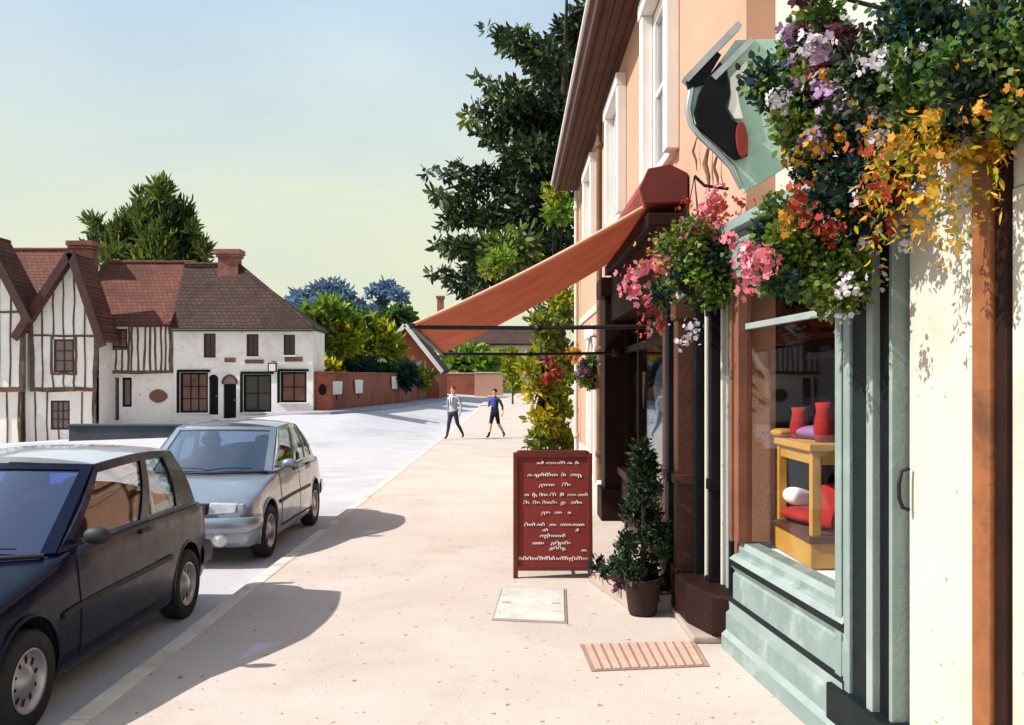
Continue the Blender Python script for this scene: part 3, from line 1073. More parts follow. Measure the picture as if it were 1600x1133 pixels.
# ------------------------------------------------------------------ peach building on the pavement
WX = 1.6
pf = Fr((WX, 0, 0), (0, 1, 0), (-1, 0, 0))
DY0, DY1 = 6.12, 21.5
EV = 6.5
hp = thing('peach_house', 'tall peach rendered house with deep brown eaves and white sash windows, above the rust awning', 'house', (WX, DY0, 0))
ops = [(8.75, 10.15, 4.1, 5.95), (12.7, 14.1, 4.25, 5.95), (17.0, 18.5, 4.3, 5.95)]
shopop = (6.12, 11.8, .0, 2.9)
doorop = (16.6, 18.0, .0, 2.65)
mb = MB()
pf.wall(mb, DY0, DY1, -.3, EV + .1, ops + [shopop, doorop], .2)
mb.add([(WX, DY1, -.3), (10, DY1, -.3), (10, DY1, EV), (5.8, DY1, 10.5), (WX, DY1, EV)], [(0, 1, 2, 3, 4)])
mb.add([(WX, DY0, 2.86), (WX + .24, DY0, 2.86), (WX + .24, DY0, 4.8), (WX, DY0, 4.8)], [(0, 1, 2, 3)])
mb.add([(WX, DY0, 4.8), (10, DY0, 4.8), (10, DY0, EV), (5.8, DY0, 10.5), (WX, DY0, EV)], [(0, 1, 2, 3, 4)])
mb.build('wall', M['peach'], hp)
mb = MB()
pf.box(mb, 12.3, DY1, .002, .035, 3.16, 3.3)
mb.build('string_course', M['cream'], hp, bevel=.01)
for o in ops:
    w = window(hp, pf, *o, 2, 2, M['white'], M['house_glass'], rec=.02, fw=.12, bw=.05, name='sash_window', sill=M['white'])
    mb = MB()
    for a in (o[0] - .2, o[1] + .003):
        pf.box(mb, a, a + .197, .002, .13, o[2] - .05, o[3] + .02)
    pf.box(mb, o[0] - .2, o[1] + .2, .002, .15, o[3] + .022, o[3] + .2)
    mb.build('surround', M['white'], w, bevel=.012)
    mb = MB()
    pf.box(mb, o[0], o[1], -.3, -.25, o[2], o[3])
    mb.build('curtain', surf('grey net curtain', '#c9c6cc', '#a9a6b0', 3, .9, .3, 30), w)
# plain white side door behind the sign board
d = MB()
pf.box(d, doorop[0] + .09, doorop[1] - .09, -.16, -.1, .05, doorop[3] - .09)
for q in ((.2, 1.1), (1.25, 2.4)):
    pf.box(d, doorop[0] + .3, doorop[1] - .3, -.1, -.085, q[0], q[1])
dd = d.build('door', M['white'], hp, bevel=.006)
s = MB()
pf.box(s, doorop[0] - .15, doorop[0] + .085, .002, .1, .0, doorop[3] + .05)
pf.box(s, doorop[1] - .085, doorop[1] + .15, .002, .1, .0, doorop[3] + .05)
pf.box(s, doorop[0] - .2, doorop[1] + .2, .002, .13, doorop[3] + .053, doorop[3] + .25)
s.build('door_frame', M['white'], dd, bevel=.01)
s = MB()
pf.box(s, 17.1, 17.4, -.084, -.07, 1.0, 1.08)
s.build('letter_plate', M['iron'], dd)
# drain pipes
for a in (20.9, 15.4):
    s = MB()
    s.tube([pf.p(a, .1, z) for z in (.15, 1.5, 3, 4.5, 6.3)], .05, 9)
    for z in (.6, 2.4, 4.2, 5.9):
        s.lathe([(.05, -.05), (.068, -.045), (.068, .045), (.05, .05)], pf.p(a, .1, z), n=10)
    s.build('drain_pipe', M['cream'] if a > 20 else M['timber'], hp)
mb = MB()
sof = MB()
sof.hexa([(1.1, DY0 - .1, EV), (WX + .1, DY0 - .1, EV), (WX + .1, DY1 + .3, EV), (1.1, DY1 + .3, EV), (1.1, DY0 - .1, EV + .05), (WX + .1, DY0 - .1, EV + .05), (WX + .1, DY1 + .3, EV + .05), (1.1, DY1 + .3, EV + .05)])
for x in (1.15, 1.27, 1.39, 1.51):
    sof.box(x, x + .1, DY0 - .05, DY1 + .25, EV - .018, EV - .002)
sof.build('soffit', M['soffit'], hp)
mb.box(1.04, 1.098, DY0 - .1, DY1 + .3, EV - .06, EV + .2)
mb.build('fascia', M['barge'], hp, bevel=.01)
mb = MB()
slab(mb, [(1.0, DY0 - .1, EV + .2), (1.0, DY1 + .35, EV + .2), (5.8, DY1 + .35, 10.7), (5.8, DY0 - .1, 10.7)], .12)
slab(mb, [(10.5, DY0 - .1, EV + .2), (10.5, DY1 + .35, EV + .2), (5.8, DY1 + .35, 10.7), (5.8, DY0 - .1, 10.7)], .12)
mb.build('roof', M['roof_brown'], hp)
g = MB()
g.tube([(.97, DY0 - .1, EV + .16), (.97, DY1 + .35, EV + .16)], .03, 8)
g.build('gutter', M['white'], hp)
mb = MB()
pf.box(mb, 12.35, 16.4, .002, .05, 0, .45)
pf.box(mb, 18.3, DY1, .002, .05, 0, .45)
mb.build('plinth', M['cream'], hp, bevel=.012)

# ------------------------------------------------------------------ brown shop front under the awning
sf = thing('brown_shop_front', 'dark umber shop front with a glazed window and turned posts under the rust awning', 'shop front', (1.4, 8, 0))
mb = MB()
mb.box(1.22, WX - .002, 11.8, 12.28, 0, 2.95)
mb.box(1.16, WX - .002, 11.74, 12.34, 2.953, 3.2)
mb.box(1.17, WX - .002, 11.75, 12.33, 0.002, .42)
mb.build('end_pilaster', M['brown_black'], sf, bevel=.015)
mb = MB()
mb.box(1.3, WX - .002, 8.05, 11.79, 2.62, 3.22)
mb.box(1.22, WX - .002, 8.05, 11.79, 3.222, 3.34)
mb.build('fascia_board', M['brown_black'], sf, bevel=.012)
mb = MB()
mb.box(1.44, 1.7, 8.05, 11.79, 0, .62)
mb.box(1.38, 1.72, 8.05, 11.79, .623, .72)
for a in (8.25, 9.5, 10.7):
    mb.box(1.425, 1.438, a, a + .95, .12, .52)
mb.build('stall_riser', M['brown'], sf, bevel=.01)
mb = MB()
for a in (8.05, 10.5, 11.68):
    mb.box(1.48, 1.53, a, a + .1, .725, 2.615)
mb.box(1.47, 1.54, 8.16, 11.67, 2.2, 2.28)
mb.build('window_frame', M['brown_black'], sf, bevel=.008)
mb = MB()
mb.box(1.5, 1.51, 8.1, 11.75, .74, 2.6)
mb.build('shop_window', M['glass'], sf)
mb = MB()
mb.add([(1.75, 8.06, 0), (3.2, 8.06, 0), (3.2, 8.06, 3), (1.75, 8.06, 3)], [(0, 1, 2, 3)])
mb.box(3.1, 3.2, 8.06, 11.79, 0, 3)
mb.box(1.55, 3.1, 11.79, 11.85, 0, 3)
mb.box(1.55, 3.1, 8.06, 11.79, 2.62, 2.7)
mb.box(1.56, 3.1, 8.06, 11.79, .6, .66)
mb.build('window_lining', M['maroon'], sf)
# the dress on its stand in the window
t = thing('dress', 'pale blue cotton dress on a stand in the brown shop window', 'dress', (1.74, 10.2, .66))
mb = MB()
def dressf(u, v):
    a = 2 * math.pi * u
    r = np.interp(v, [0, .45, .58, .8, .95, 1], [.34, .19, .13, .19, .12, .07])
    w = 1 + .1 * math.sin(9 * a) * max(0, .6 - v)
    return (1.74 + r * .7 * w * math.cos(a), 10.2 + r * w * math.sin(a), .78 + 1.25 * v)
mb.grid(dressf, 36, 14)
mb.build('gown', M['blue_cloth'], t)
mb = MB()
mb.tube([(1.74, 10.2, .68), (1.74, 10.2, 2.1)], .02, 8)
mb.lathe([(0, .662), (.16, .662), (.15, .69), (.03, .71)], (1.74, 10.2, 0), n=18)
mb.ball((1.74, 10.2, 2.12), .045, 10, 8)
mb.build('stand', M['brown'], t)
t = thing('mannequin', 'dark jacket with a white shirt front on a stand beside the blue dress', 'mannequin', (1.69, 11.3, .66))
mb = MB()
mb.grid(lambda u, v: (1.69 + np.interp(v, [0, .5, .85, 1], [.15, .12, .16, .06]) * math.cos(2 * math.pi * u), 11.3 + np.interp(v, [0, .5, .85, 1], [.24, .19, .25, .07]) * math.sin(2 * math.pi * u), 1.2 + .85 * v), 24, 10)
mb.build('jacket', M['black'], t)
mb = MB()
mb.prism([(1.60, 11.06, 1.95), (1.66, 11.05, 1.95), (1.64, 11.08, 1.5)], (-.02, -.02, 0))
mb.build('shirt_front', M['white_cloth'], t)
mb = MB()
mb.tube([(1.69, 11.3, .68), (1.69, 11.3, 1.25)], .02, 8)
mb.lathe([(0, .662), (.16, .662), (.15, .69), (.03, .71)], (1.69, 11.3, 0), n=18)
mb.build('stand', M['brown'], t)
# posts of the recessed doorway: (x, y, width, depth, material)
dw = thing('shop_doorway', 'recessed doorway framed by umber, black and cream posts between the two shop windows', 'doorway', (1.5, 6.7, 0))
posts = [(1.36, 7.62, .13, .2, 'brown'), (1.32, 7.3, .12, .16, 'black'), (1.35, 7.02, .14, .16, 'brown'), (1.43, 6.86, .07, .1, 'black'), (1.47, 6.74, .035, .05, 'cream'), (1.50, 6.6, .09, .1, 'black'),
         (1.53, 6.48, .035, .045, 'cream'), (1.545, 6.38, .035, .06, 'teal_pale'), (1.55, 6.27, .055, .06, 'black'), (1.565, 6.16, .06, .07, 'terracotta')]
for x, y, w, dp, mt in posts:
    mb = MB()
    mb.box(x - w / 2, x + w / 2, y - dp / 2, y + dp / 2, .0, 2.56)
    if w > .08:
        mb.box(x - w / 2 - .02, x + w / 2 + .02, y - dp / 2 - .02, y + dp / 2 + .02, .002, .38)
        mb.box(x - w / 2 - .015, x + w / 2 + .015, y - dp / 2 - .015, y + dp / 2 + .015, 1.02, 1.1)
        mb.box(x - w / 2 - .02, x + w / 2 + .02, y - dp / 2 - .02, y + dp / 2 + .02, 2.3, 2.55)
    mb.build('post', M[mt], dw, bevel=.008)
mb = MB()
mb.box(1.36, 1.75, 6.13, 8.04, 2.563, 2.78)
mb.box(1.32, 1.75, 6.125, 8.045, 2.783, 2.86)
mb.build('lintel', M['brown_black'], dw, bevel=.012)
mb = MB()
mb.box(1.66, 1.72, 6.2, 7.9, .04, 2.7)
mb.build('door', M['brown_black'], dw, bevel=.01)
mb = MB()
mb.box(1.25, 1.72, 6.2, 7.95, .0, .05)
mb.build('threshold', M['step'], dw, bevel=.015)
mb = MB()
pl = [(1.31, 7.12, 0), (1.25, 7.0, 0), (1.27, 6.55, 0), (1.38, 6.2, 0), (1.52, 6.11, 0), (1.62, 6.3, 0), (1.5, 7.1, 0)]
mb.prism([(x, y, .052) for x, y, z in pl], (0, 0, .3))
mb.build('post_base', M['brown_black'], dw, bevel=.03)

# ------------------------------------------------------------------ rust awning
aw = thing('awning', 'rust red folding shop awning sloping out over the pavement', 'awning', (WX, 8.2, 3.5))
n1, n2 = Vector((1.45, 8.25, 3.55)), Vector((1.45, 11.7, 3.5))
f1, f2 = Vector((-.91, 8.2, 2.33)), Vector((-.91, 11.6, 2.2))
def can(u, v):
    p = n1.lerp(n2, u).lerp(f1.lerp(f2, u), v)
    p.z -= .045 * math.sin(math.pi * v) + .03 * math.sin(math.pi * u) * math.sin(math.pi * v) + .012 * math.sin(u * 22 + 3 * v) * v
    return p
mb = MB()
mb.sheet(can, 24, 16, 0, .012)
cv = mb.build('canvas', M['canvas'], aw)
mb = MB()
mb.tube([can(-.004, t) + Vector((0, -.006, .012)) for t in np.linspace(0, 1, 14)], .016, 8)
mb.build('hem', M['hem'], cv)
for u_ in (.2, .4, .6, .8):
    mb = MB()
    mb.tube([can(u_, t) + Vector((0, 0, -.006)) for t in np.linspace(.01, .99, 14)], .005, 6)
    mb.build('seam', M['canvas'], cv)
mb = MB()
mb.beam(f1 + Vector((0, -.05, .0)), f2 + Vector((0, .05, 0)), .05, .05)
mb.build('front_bar', M['iron'], aw, bevel=.008)
for q, yy in ((f1, 8.26), (f2, 11.62)):
    mb = MB()
    e = Vector((1.3, yy, q.z))
    mb.tube([q + Vector((0, .04, -.01)), q.lerp(e, .5) + Vector((0, .04, -.015)), e], .02, 8)
    mb.lathe([(.0, -.04), (.035, -.03), (.035, .03), (.0, .04)], q.lerp(e, .52) + Vector((0, .04, -.015)), 'Y', 10)
    mb.lathe([(.0, 0), (.05, .01), (.05, .14), (.0, .16)], e + Vector((-.01, 0, 0)), 'X', 10)
    mb.build('arm', M['iron'], aw)
mb = MB()
pr_ = [(1.2, 3.42), (1.16, 3.56), (1.24, 3.74), (1.44, 3.78), (WX - .003, 3.7), (WX - .003, 3.44)]
mb.prism([(x, 8.1, z) for x, z in pr_], (0, 3.75, 0))
mb.build('cassette', surf('deep rust hood', '#8e3526', '#6e2820', 2, .6, .3, 40), aw, bevel=.012)
mb = MB()
mb.prism([(x - .015, 8.06, z) for x, z in pr_], (0, .035, 0))
mb.build('end_cap', surf('maroon end plate', '#5c1e1a', '#4a1614', 2, .6, .3, 40), aw, bevel=.01)

# ------------------------------------------------------------------ cream shop with the grey green window
hs = thing('cream_shop', 'cream rendered shop with a grey green window front and a sunlit cream doorway', 'shop', (1.75, 4.3, 0))
mb = MB()
W2 = 1.80
mb.add([(W2, 6.12, 2.95), (W2, -6, 2.95), (W2, -6, 5.0), (W2, 6.12, 5.0)], [(0, 1, 2, 3)])
mb.add([(W2, 2.95, -.3), (W2, -6, -.3), (W2, -6, 2.95), (W2, 2.95, 2.95)], [(0, 1, 2, 3)])
mb.add([(W2, 6.12, 5.0), (W2, -6, 5.0), (9, -6, 5.0), (9, 6.12, 5.0)], [(0, 1, 2, 3)])
mb.build('wall', M['cream'], hs)
# bay line: from the far corner B0 to the near post B1
B0, B1 = Vector((1.54, 6.02, 0)), Vector((1.675, 4.5, 0))
bu = (B1 - B0).normalized()
bn = Vector((-bu.y, bu.x, 0))
if bn.x > 0:
    bn = -bn
BL = (B1 - B0).length
bf = Fr(B0, bu, bn)
prof = [(-.1, 0), (.17, 0), (.17, .1), (.13, .135), (.13, .25), (.10, .275), (.105, .33), (.07, .355), (.07, .52), (.05, .535), (.09, .575), (.105, .62), (.06, .65), (.02, .665), (.02, .70), (.0, .74), (-.1, .74)]
prof = [(d * .62 if d > 0 else d, z) for d, z in prof]
mb = MB()
for seg, (mi) in zip(range(len(prof) - 1), (0, 0, 1, 0, 0, 1, 2, 0, 0, 0, 2, 1, 0, 0, 1, 0)):
    (d0, z0), (d1, z1) = prof[seg], prof[seg + 1]
    c0, c1 = max(d0, 0), max(d1, 0)
    # along the bay, mitred round the far corner and back to the doorway
    a, b = bf.p(-c0 * .9, d0, z0), bf.p(BL + .1, d0, z0)
    c, d = bf.p(BL + .1, d1, z1), bf.p(-c1 * .9, d1, z1)
    mb.add([a, b, c, d], [(0, 1, 2, 3)], mi, False)
    e, g = Vector((1.75, B0.y + c0 * .9 + .0, z0)), Vector((1.75, B0.y + c1 * .9, z1))
    mb.add([a, d, g, e], [(0, 1, 2, 3)], mi, False)
mb.build('stall_riser', [M['teal'], M['teal_pale'], M['teal_dark']], hs)
mb = MB()
bf.box(mb, -.03, .075, -.05, .05, .742, 2.5)
bf.box(mb, -.05, .0, -.02, .07, .742, 2.5)
mb.build('corner_post', M['terracotta'], hs, bevel=.008)
pp = [(BL - .015, BL + .055, .03, 'teal'), (BL + .057, BL + .085, .0, 'black'), (BL + .087, BL + .155, .035, 'teal'), (BL + .157, BL + .34, .02, 'teal_dark'), (BL + .342, BL + .40, .045, 'teal_pale'), (BL + .402, BL + .5, .01, 'black'),
      (BL + .502, BL + .53, .02, 'teal')]
for a0, a1, d, mt in pp:
    mb = MB()
    bf.box(mb, a0, a1, -.1, d + (.02), .0, 2.5)
    mb.build('door_post' if a0 > BL + .1 else 'window_post', M[mt], hs, bevel=.006)
mb = MB()
bf.box(mb, BL - .03, BL + .56, -.05, .09, .002, .3)
mb.build('post_base', M['teal_dark'], hs, bevel=.01)
mb = MB()
bf.box(mb, -.05, BL + .55, -.2, .06, 2.502, 2.8)
bf.box(mb, -.08, BL + .58, -.2, .13, 2.803, 2.87)
bf.box(mb, -.03, BL + .53, .062, .075, 2.56, 2.75, 0)
bf.box(mb, BL + .55, BL + 3.2, -.2, -.015, 2.502, 3.0, 2)
mb.build('fascia', [M['teal'], M['teal_pale'], M['cream']], hs, bevel=.006)
mb = MB()
bf.box(mb, .07, BL - .015, -.015, -.007, .742, 2.5)
mb.build('shop_window', M['glass'], hs)
mb = MB()
bf.box(mb, .075, BL - .02, -.03, .0, 2.16, 2.2)
mb.build('transom', M['teal_pale'], hs, bevel=.004)
# inside of the window: lining, floor of the display
mb = MB()
mb.box(3.0, 3.1, 4.2, 7.0, .0, 2.5)
mb.box(1.72, 3.1, 6.95, 7.05, .0, 2.5)
mb.box(1.72, 3.1, 4.0, 4.06, .0, 2.5)
mb.box(1.6, 3.1, 4.06, 6.95, 2.46, 2.5)
mb.build('window_lining', M['maroon'], hs)
mb = MB()
mb.add([bf.p(.02, -.03, .70), bf.p(BL, -.03, .70), (3.0, 4.5, .70), (3.0, 6.9, .70), (1.74, 6.9, .70)], [(0, 1, 2, 3, 4)])
mb.add([bf.p(.02, -.03, .66), bf.p(BL, -.03, .66), (3.0, 4.5, .66), (3.0, 6.9, .66), (1.74, 6.9, .66)], [(0, 1, 2, 3, 4)])
mb.build('window_floor', M['white_cloth'], hs)
# cream door with its bowed handle, orange post
dr = MB()
bf.box(dr, BL + .55, BL + 1.098, -.1, -.03, .02, 2.5)
door = dr.build('door', M['cream'], hs, bevel=.006)
mb = MB()
hp0 = bf.p(BL + .585, -.01, 0)
mb.tube([hp0 + bn * q + Vector((0, 0, z)) for q, z in ((.0, 1.25), (.03, 1.26), (.045, 1.3), (.047, 1.36), (.035, 1.42), (.0, 1.43))], .009, 8)
mb.build('handle', M['iron'], door)
mb = MB()
bf.box(mb, BL + 1.10, BL + 1.215, -.1, .03, .0, 2.72)
mb.build('door_jamb', M['orange_wood'], hs, bevel=.012)
mb = MB()
bf.box(mb, BL + 1.217, BL + 1.285, -.1, .012, .0, 2.72)
mb.build('door_jamb', M['brown_black'], hs, bevel=.006)
mb = MB()
bf.box(mb, BL + 1.287, BL + 3.2, -.1, -.01, .0, 2.5)
mb.build('side_wall', M['cream'], hs)
mb = MB()
bf.box(mb, BL + .5, BL + 1.5, -.1, .22, .0, .06)
mb.build('door_step', M['white'], hs, bevel=.01)

# ------------------------------------------------------------------ goods in the window
def onfloor(px, py, d, z):
    p = at(px, py, d)
    return Vector((p.x, d, z))


st = thing('display_stand', 'yellow pine display stand with a drawer base in the grey green window', 'display stand', (2.0, 5.6, .70))
sx0, sx1, sy0, sy1 = 1.80, 2.28, 5.32, 5.98
for x, y in ((sx0, sy0), (sx1, sy0), (sx0, sy1), (sx1, sy1)):
    mb = MB()
    mb.box(x - .028, x + .028, y - .028, y + .028, .702, 1.40)
    mb.build('post', M['straw'], st, bevel=.006)
mb = MB()
mb.box(sx0 - .05, sx1 + .05, sy0 - .05, sy1 + .05, 1.402, 1.445)
mb.build('top', M['straw'], st, bevel=.006)
mb = MB()
for x0, x1, y0, y1 in ((sx0, sx1, sy0 - .015, sy0 + .015), (sx0 - .015, sx0 + .015, sy0, sy1), (sx1 - .015, sx1 + .015, sy0, sy1)):
    mb.box(x0, x1, y0, y1, 1.32, 1.40)
mb.build('apron', M['straw'], st, bevel=.004)
mb = MB()
mb.box(sx0 - .04, sx1 + .04, sy0 - .04, sy1 + .04, .71, .86)
ba = mb.build('drawer_base', M['straw'], st, bevel=.006)
mb = MB()
mb.box(sx0 - .055, sx1 + .03, sy0 - .055, sy1 + .03, .862, .90)
mb.build('shelf', M['brown'], st, bevel=.006)
def cushion(name, label, c, r, mt, rz=0, tilt=0, group=None, cat='cushion'):
    o = MB()
    R = Matrix.Rotation(rz, 3, 'Z') @ Matrix.Rotation(tilt, 3, 'Y')
    def fn(u, v):
        t, p = 2 * math.pi * u, math.pi * (v - .5)
        e = .45
        ce = lambda q: math.copysign(abs(math.cos(q)) ** e, math.cos(q))
        se = lambda q: math.copysign(abs(math.sin(q)) ** e, math.sin(q))
        q = Vector((r[0] * ce(t) * abs(math.cos(p)) ** .7, r[1] * se(t) * abs(math.cos(p)) ** .7, r[2] * math.sin(p)))
        return Vector(c) + R @ q
    o.grid(fn, 32, 12)
    return setp(o.build(name, mt), label, cat, group)
cushion('cushion', 'flat red cushion lying on the lower shelf of the pine stand', (1.94, 5.80, .953), (.15, .2, .05), M['red_cloth'], .2)
cushion('cushion', 'red cushion propped up between the posts of the pine stand', (1.96, 5.49, 1.05), (.15, .15, .06), M['red_cloth'], .5, -1.0)
cushion('napkin', 'crumpled white cloth behind the flat red cushion on the pine stand', (1.90, 5.93, 1.05), (.10, .07, .06), M['white_cloth'], .4, .3, cat='cloth')
cushion('napkin', 'mauve folded cloth on the pine stand top between the red jugs', (2.0, 5.7, 1.49), (.14, .2, .045), M['purple_cloth'], .3, cat='cloth')
cushion('napkin', 'mauve cloth draped at the back of the display behind the pine stand', (2.55, 5.95, 1.04), (.25, .3, .34), M['purple_cloth'], .3, cat='cloth')
cushion('dish', 'yellow dish on the near corner of the pine stand top', (1.80, 5.96, 1.475), (.07, .07, .03), M['straw'], .3, cat='dish')
for (x, y, h, lb) in ((1.87, 5.83, .2, 'red jug with a handle at the far end of the pine stand top'), (1.90, 5.46, .24, 'taller red jug at the near end of the pine stand top')):
    t = thing('jug', lb, 'jug', (x, y, 1.446), 'red jugs on the pine stand')
    mb = MB()
    mb.lathe([(0, 1.447), (.05, 1.447), (.062, 1.447 + h * .35), (.045, 1.447 + h * .8), (.052, 1.447 + h), (.044, 1.447 + h), (.038, 1.447 + h * .8)], (x, y, 0), n=20)
    mb.build('body', M['red_cloth'], t)
    mb = MB()
    mb.tube([(x + .045, y, 1.447 + h * .82), (x + .1, y, 1.447 + h * .75), (x + .1, y, 1.447 + h * .45), (x + .058, y, 1.447 + h * .35)], .009, 6)
    mb.build('handle', M['red_cloth'], t)
for p, s_, lb in ((onfloor(1283, 655, 6.85, 1.62), (.14, .012, .09), 'mauve cloth pinned high on the maroon lining'), (onfloor(1290, 588, 6.85, 2.02), (.13, .012, .03), 'narrow mauve ribbon pinned on the maroon lining')):
    mb = MB()
    mb.prism([(p.x - s_[0], 6.92, p.z - s_[2]), (p.x + s_[0], 6.92, p.z - s_[2] * .7), (p.x + s_[0] * .6, 6.92, p.z + s_[2]), (p.x - s_[0] * .8, 6.92, p.z + s_[2] * .8)], (0, .02, 0))
    setp(mb.build('cloth_swatch', M['purple_cloth'], bevel=.006), lb, 'cloth swatch')
t = thing('spot_lamp', 'small white lamp hanging under the top of the grey green window', 'lamp', (2.0, 5.4, 2.46))
mb = MB()
mb.tube([(2.0, 5.4, 2.455), (2.0, 5.4, 2.2)], .008, 6)
mb.build('cord', M['white'], t)
mb = MB()
mb.lathe([(0, 2.2), (.03, 2.19), (.045, 2.02), (.05, 1.98), (.04, 1.98)], (2.0, 5.4, 0), n=18)
mb.build('lamp_shade', M['white'], t)
mb = MB()
mb.box(2.1, 2.36, 4.72, 5.02, .703, .78)
setp(mb.build('gift_box', M['red_cloth'], bevel=.01), 'low red box on the white display cloth near the window post', 'box')
mb = MB()
mb.box(1.86, 2.02, 4.85, 5.1, .703, .75)
setp(mb.build('gift_box', M['terracotta'], bevel=.01), 'small salmon box on the white display cloth', 'box')
for i, (z, lb) in enumerate(((1.33, 'upper white plate fixed on the maroon end wall'), (1.20, 'lower white plate fixed on the maroon end wall'))):
    p = onfloor(1190, 0, 6.9, z)
    mb = MB()
    mb.lathe([(0, 0), (.05, .0), (.075, -.012), (.07, -.004), (.0, .01)], (1.97, 6.93, z), 'Y', 20)
    setp(mb.build('plate', M['white']), lb, 'plate', 'white plates on the lining')

# ------------------------------------------------------------------ projecting shop sign
def sp(px, py, d=5.4):
    return at(px, py, d)


sg = thing('hanging_sign', 'grey green projecting sign with a black and white horn emblem beside mauve petunias', 'sign', sp(1180, 200))
mb = MB()
pan = [(1108, 118), (1150, 62), (1262, 60), (1268, 236), (1166, 300), (1148, 262), (1122, 228), (1094, 205), (1080, 170), (1084, 135)]
mb.prism([sp(a, b) for a, b in pan], (0, .07, 0))
mb.build('panel', surf('sign green paint', '#9fbfae', '#8db09f', 3, .55, .3, 50, dirt='#b5cdc0', dscale=3), sg, bevel=.006)
mb = MB()
edge = [(1082, 118), (1078, 150), (1074, 172), (1080, 196), (1094, 214), (1118, 236), (1142, 262), (1158, 296)]
mb.tube([sp(a, b) + Vector((0, -.01, 0)) for a, b in edge], [.018, .02, .022, .022, .022, .022, .02, .014], 8)
mb.beam(sp(1154, 40) + Vector((0, .0, 0)), sp(1070, 128), .04, .09, (0, -1, 0))
mb.beam(sp(1172, 66) + Vector((0, -.02, 0)), sp(1112, 126) + Vector((0, -.02, 0)), .04, .06, (0, -1, 0))
mb.build('frame', M['chrome'], sg, bevel=.004)
mb = MB()
horn = [(1122, 100), (1102, 126), (1090, 150), (1083, 178), (1088, 200), (1108, 218), (1134, 242), (1148, 252), (1166, 246), (1162, 198), (1150, 194), (1142, 190), (1132, 172), (1138, 150), (1136, 128), (1134, 108)]
mb.prism([sp(a, b) + Vector((0, -.04, 0)) for a, b in horn], (0, .035, 0))
mb.prism([sp(a, b) + Vector((0, -.03, 0)) for a, b in ((1112, 78), (1126, 88), (1100, 132), (1074, 142), (1070, 126))], (0, .03, 0))
mb.build('emblem', M['black'], sg, bevel=.006)
mb = MB()
mb.prism([sp(a, b) + Vector((0, -.03, 0)) for a, b in ((1138, 124), (1166, 96), (1164, 122), (1150, 140), (1154, 164), (1160, 188), (1146, 188), (1136, 172), (1140, 150))], (0, .025, 0))
mb.build('highlight', M['white'], sg, bevel=.005)
mb = MB()
mb.prism([sp(1156 + 9 * math.cos(t) + 2 * math.sin(t), 222 + 28 * math.sin(t)) + Vector((0, -.06, 0)) for t in np.linspace(0, 2 * math.pi, 20, endpoint=False)], (0, .055, 0))
mb.build('red_tip', M['board'], sg, bevel=.004)
mb = MB()
mb.tube([sp(1150, 70) + Vector((0, .035, 0)), sp(1262, 64) + Vector((0, .035, 0)), (1.82, 5.44, sp(0, 62).z)], .018, 8)
mb.build('bracket', M['iron'], sg)
# loose ivy tendrils hanging under the sign on the peach wall
t = thing('wall_creeper', 'three thin brown hanging stems on the peach wall below the sign', 'plant', (1.56, 6.6, 3.4))
for px, p0, p1, w in ((1087, 215, 268, .012), (1106, 225, 300, .022), (1120, 238, 295, .015)):
    q0, q1 = at(px, p0, 6.6), at(px - 4, p1, 6.6)
    q0.x, q1.x = 1.56 - random.uniform(0, .05), 1.56
    y = 1.56 * F_PX / (px - CX)
    q0, q1 = Vector((1.57, y, EYE + (HZ - p0) * y / F_PX)), Vector((1.57, y, EYE + (HZ - p1) * y / F_PX))
    mb = MB()
    mb.tube([q0, q0.lerp(q1, .4) + Vector((-.03, .02, 0)), q0.lerp(q1, .7) + Vector((-.01, -.02, 0)), q1], [w * .4, w, w * .8, w * .2], 6)
    mb.build('stem', M['timber'], t)

# ------------------------------------------------------------------ flower baskets
def hang_basket(label, c, r, leafs, flowers, n, hook, bowl=1.0, lsz=.055, seed=1, extra=None, group='flower baskets along the shop fronts'):
    c = Vector(c)
    t = thing('hanging_basket', label, 'flower basket', c, group)
    if bowl:
        mb = MB()
        mb.lathe([(q[0] * bowl, q[1] * bowl) for q in ((0, -.2), (.09, -.19), (.17, -.12), (.21, -.02), (.22, .03), (.2, .03))], c + Vector((0, 0, -r[2] * .15)), n=20)
        mb.build('basket', M['brown_black'], t)
    mb = MB()
    hk = Vector(hook)
    top = Vector((c.x, c.y, c.z + r[2] + .25)) if hk.z < c.z + r[2] + .25 else Vector((c.x, c.y, hk.z - .05))
    mb.tube([hk, Vector((hk.x * .3 + top.x * .7, hk.y * .3 + top.y * .7, hk.z + .03)), top], .012, 7)
    mb.build('bracket', M['iron'], t)
    for k in range(3):
        a = 2 * math.pi * k / 3 + seed
        mb = MB()
        mb.tube([top, c + Vector((.2 * bowl * math.cos(a), .2 * bowl * math.sin(a), 0))], .004, 5)
        mb.build('chain', M['iron'], t)
    cl = clumps(c, [q * .72 for q in r], 26, min(r) * .34, seed)
    leaf_mesh('foliage', cl, n, lsz, lsz * .7, [L[x] for x in leafs], t, .45, .0, .6, seed)
    for i, (nm, cnt, off, sc, fs) in enumerate(flowers):
        fc = clumps(c + Vector(off), [q * sc for q in r], 7, min(r) * .24, seed * 7 + i)
        leaf_mesh('blossoms', fc, cnt, fs, fs, [L[nm]], t, .75, .1, .8, seed + i, pts=5)
    if extra:
        extra(t, c)
    return t


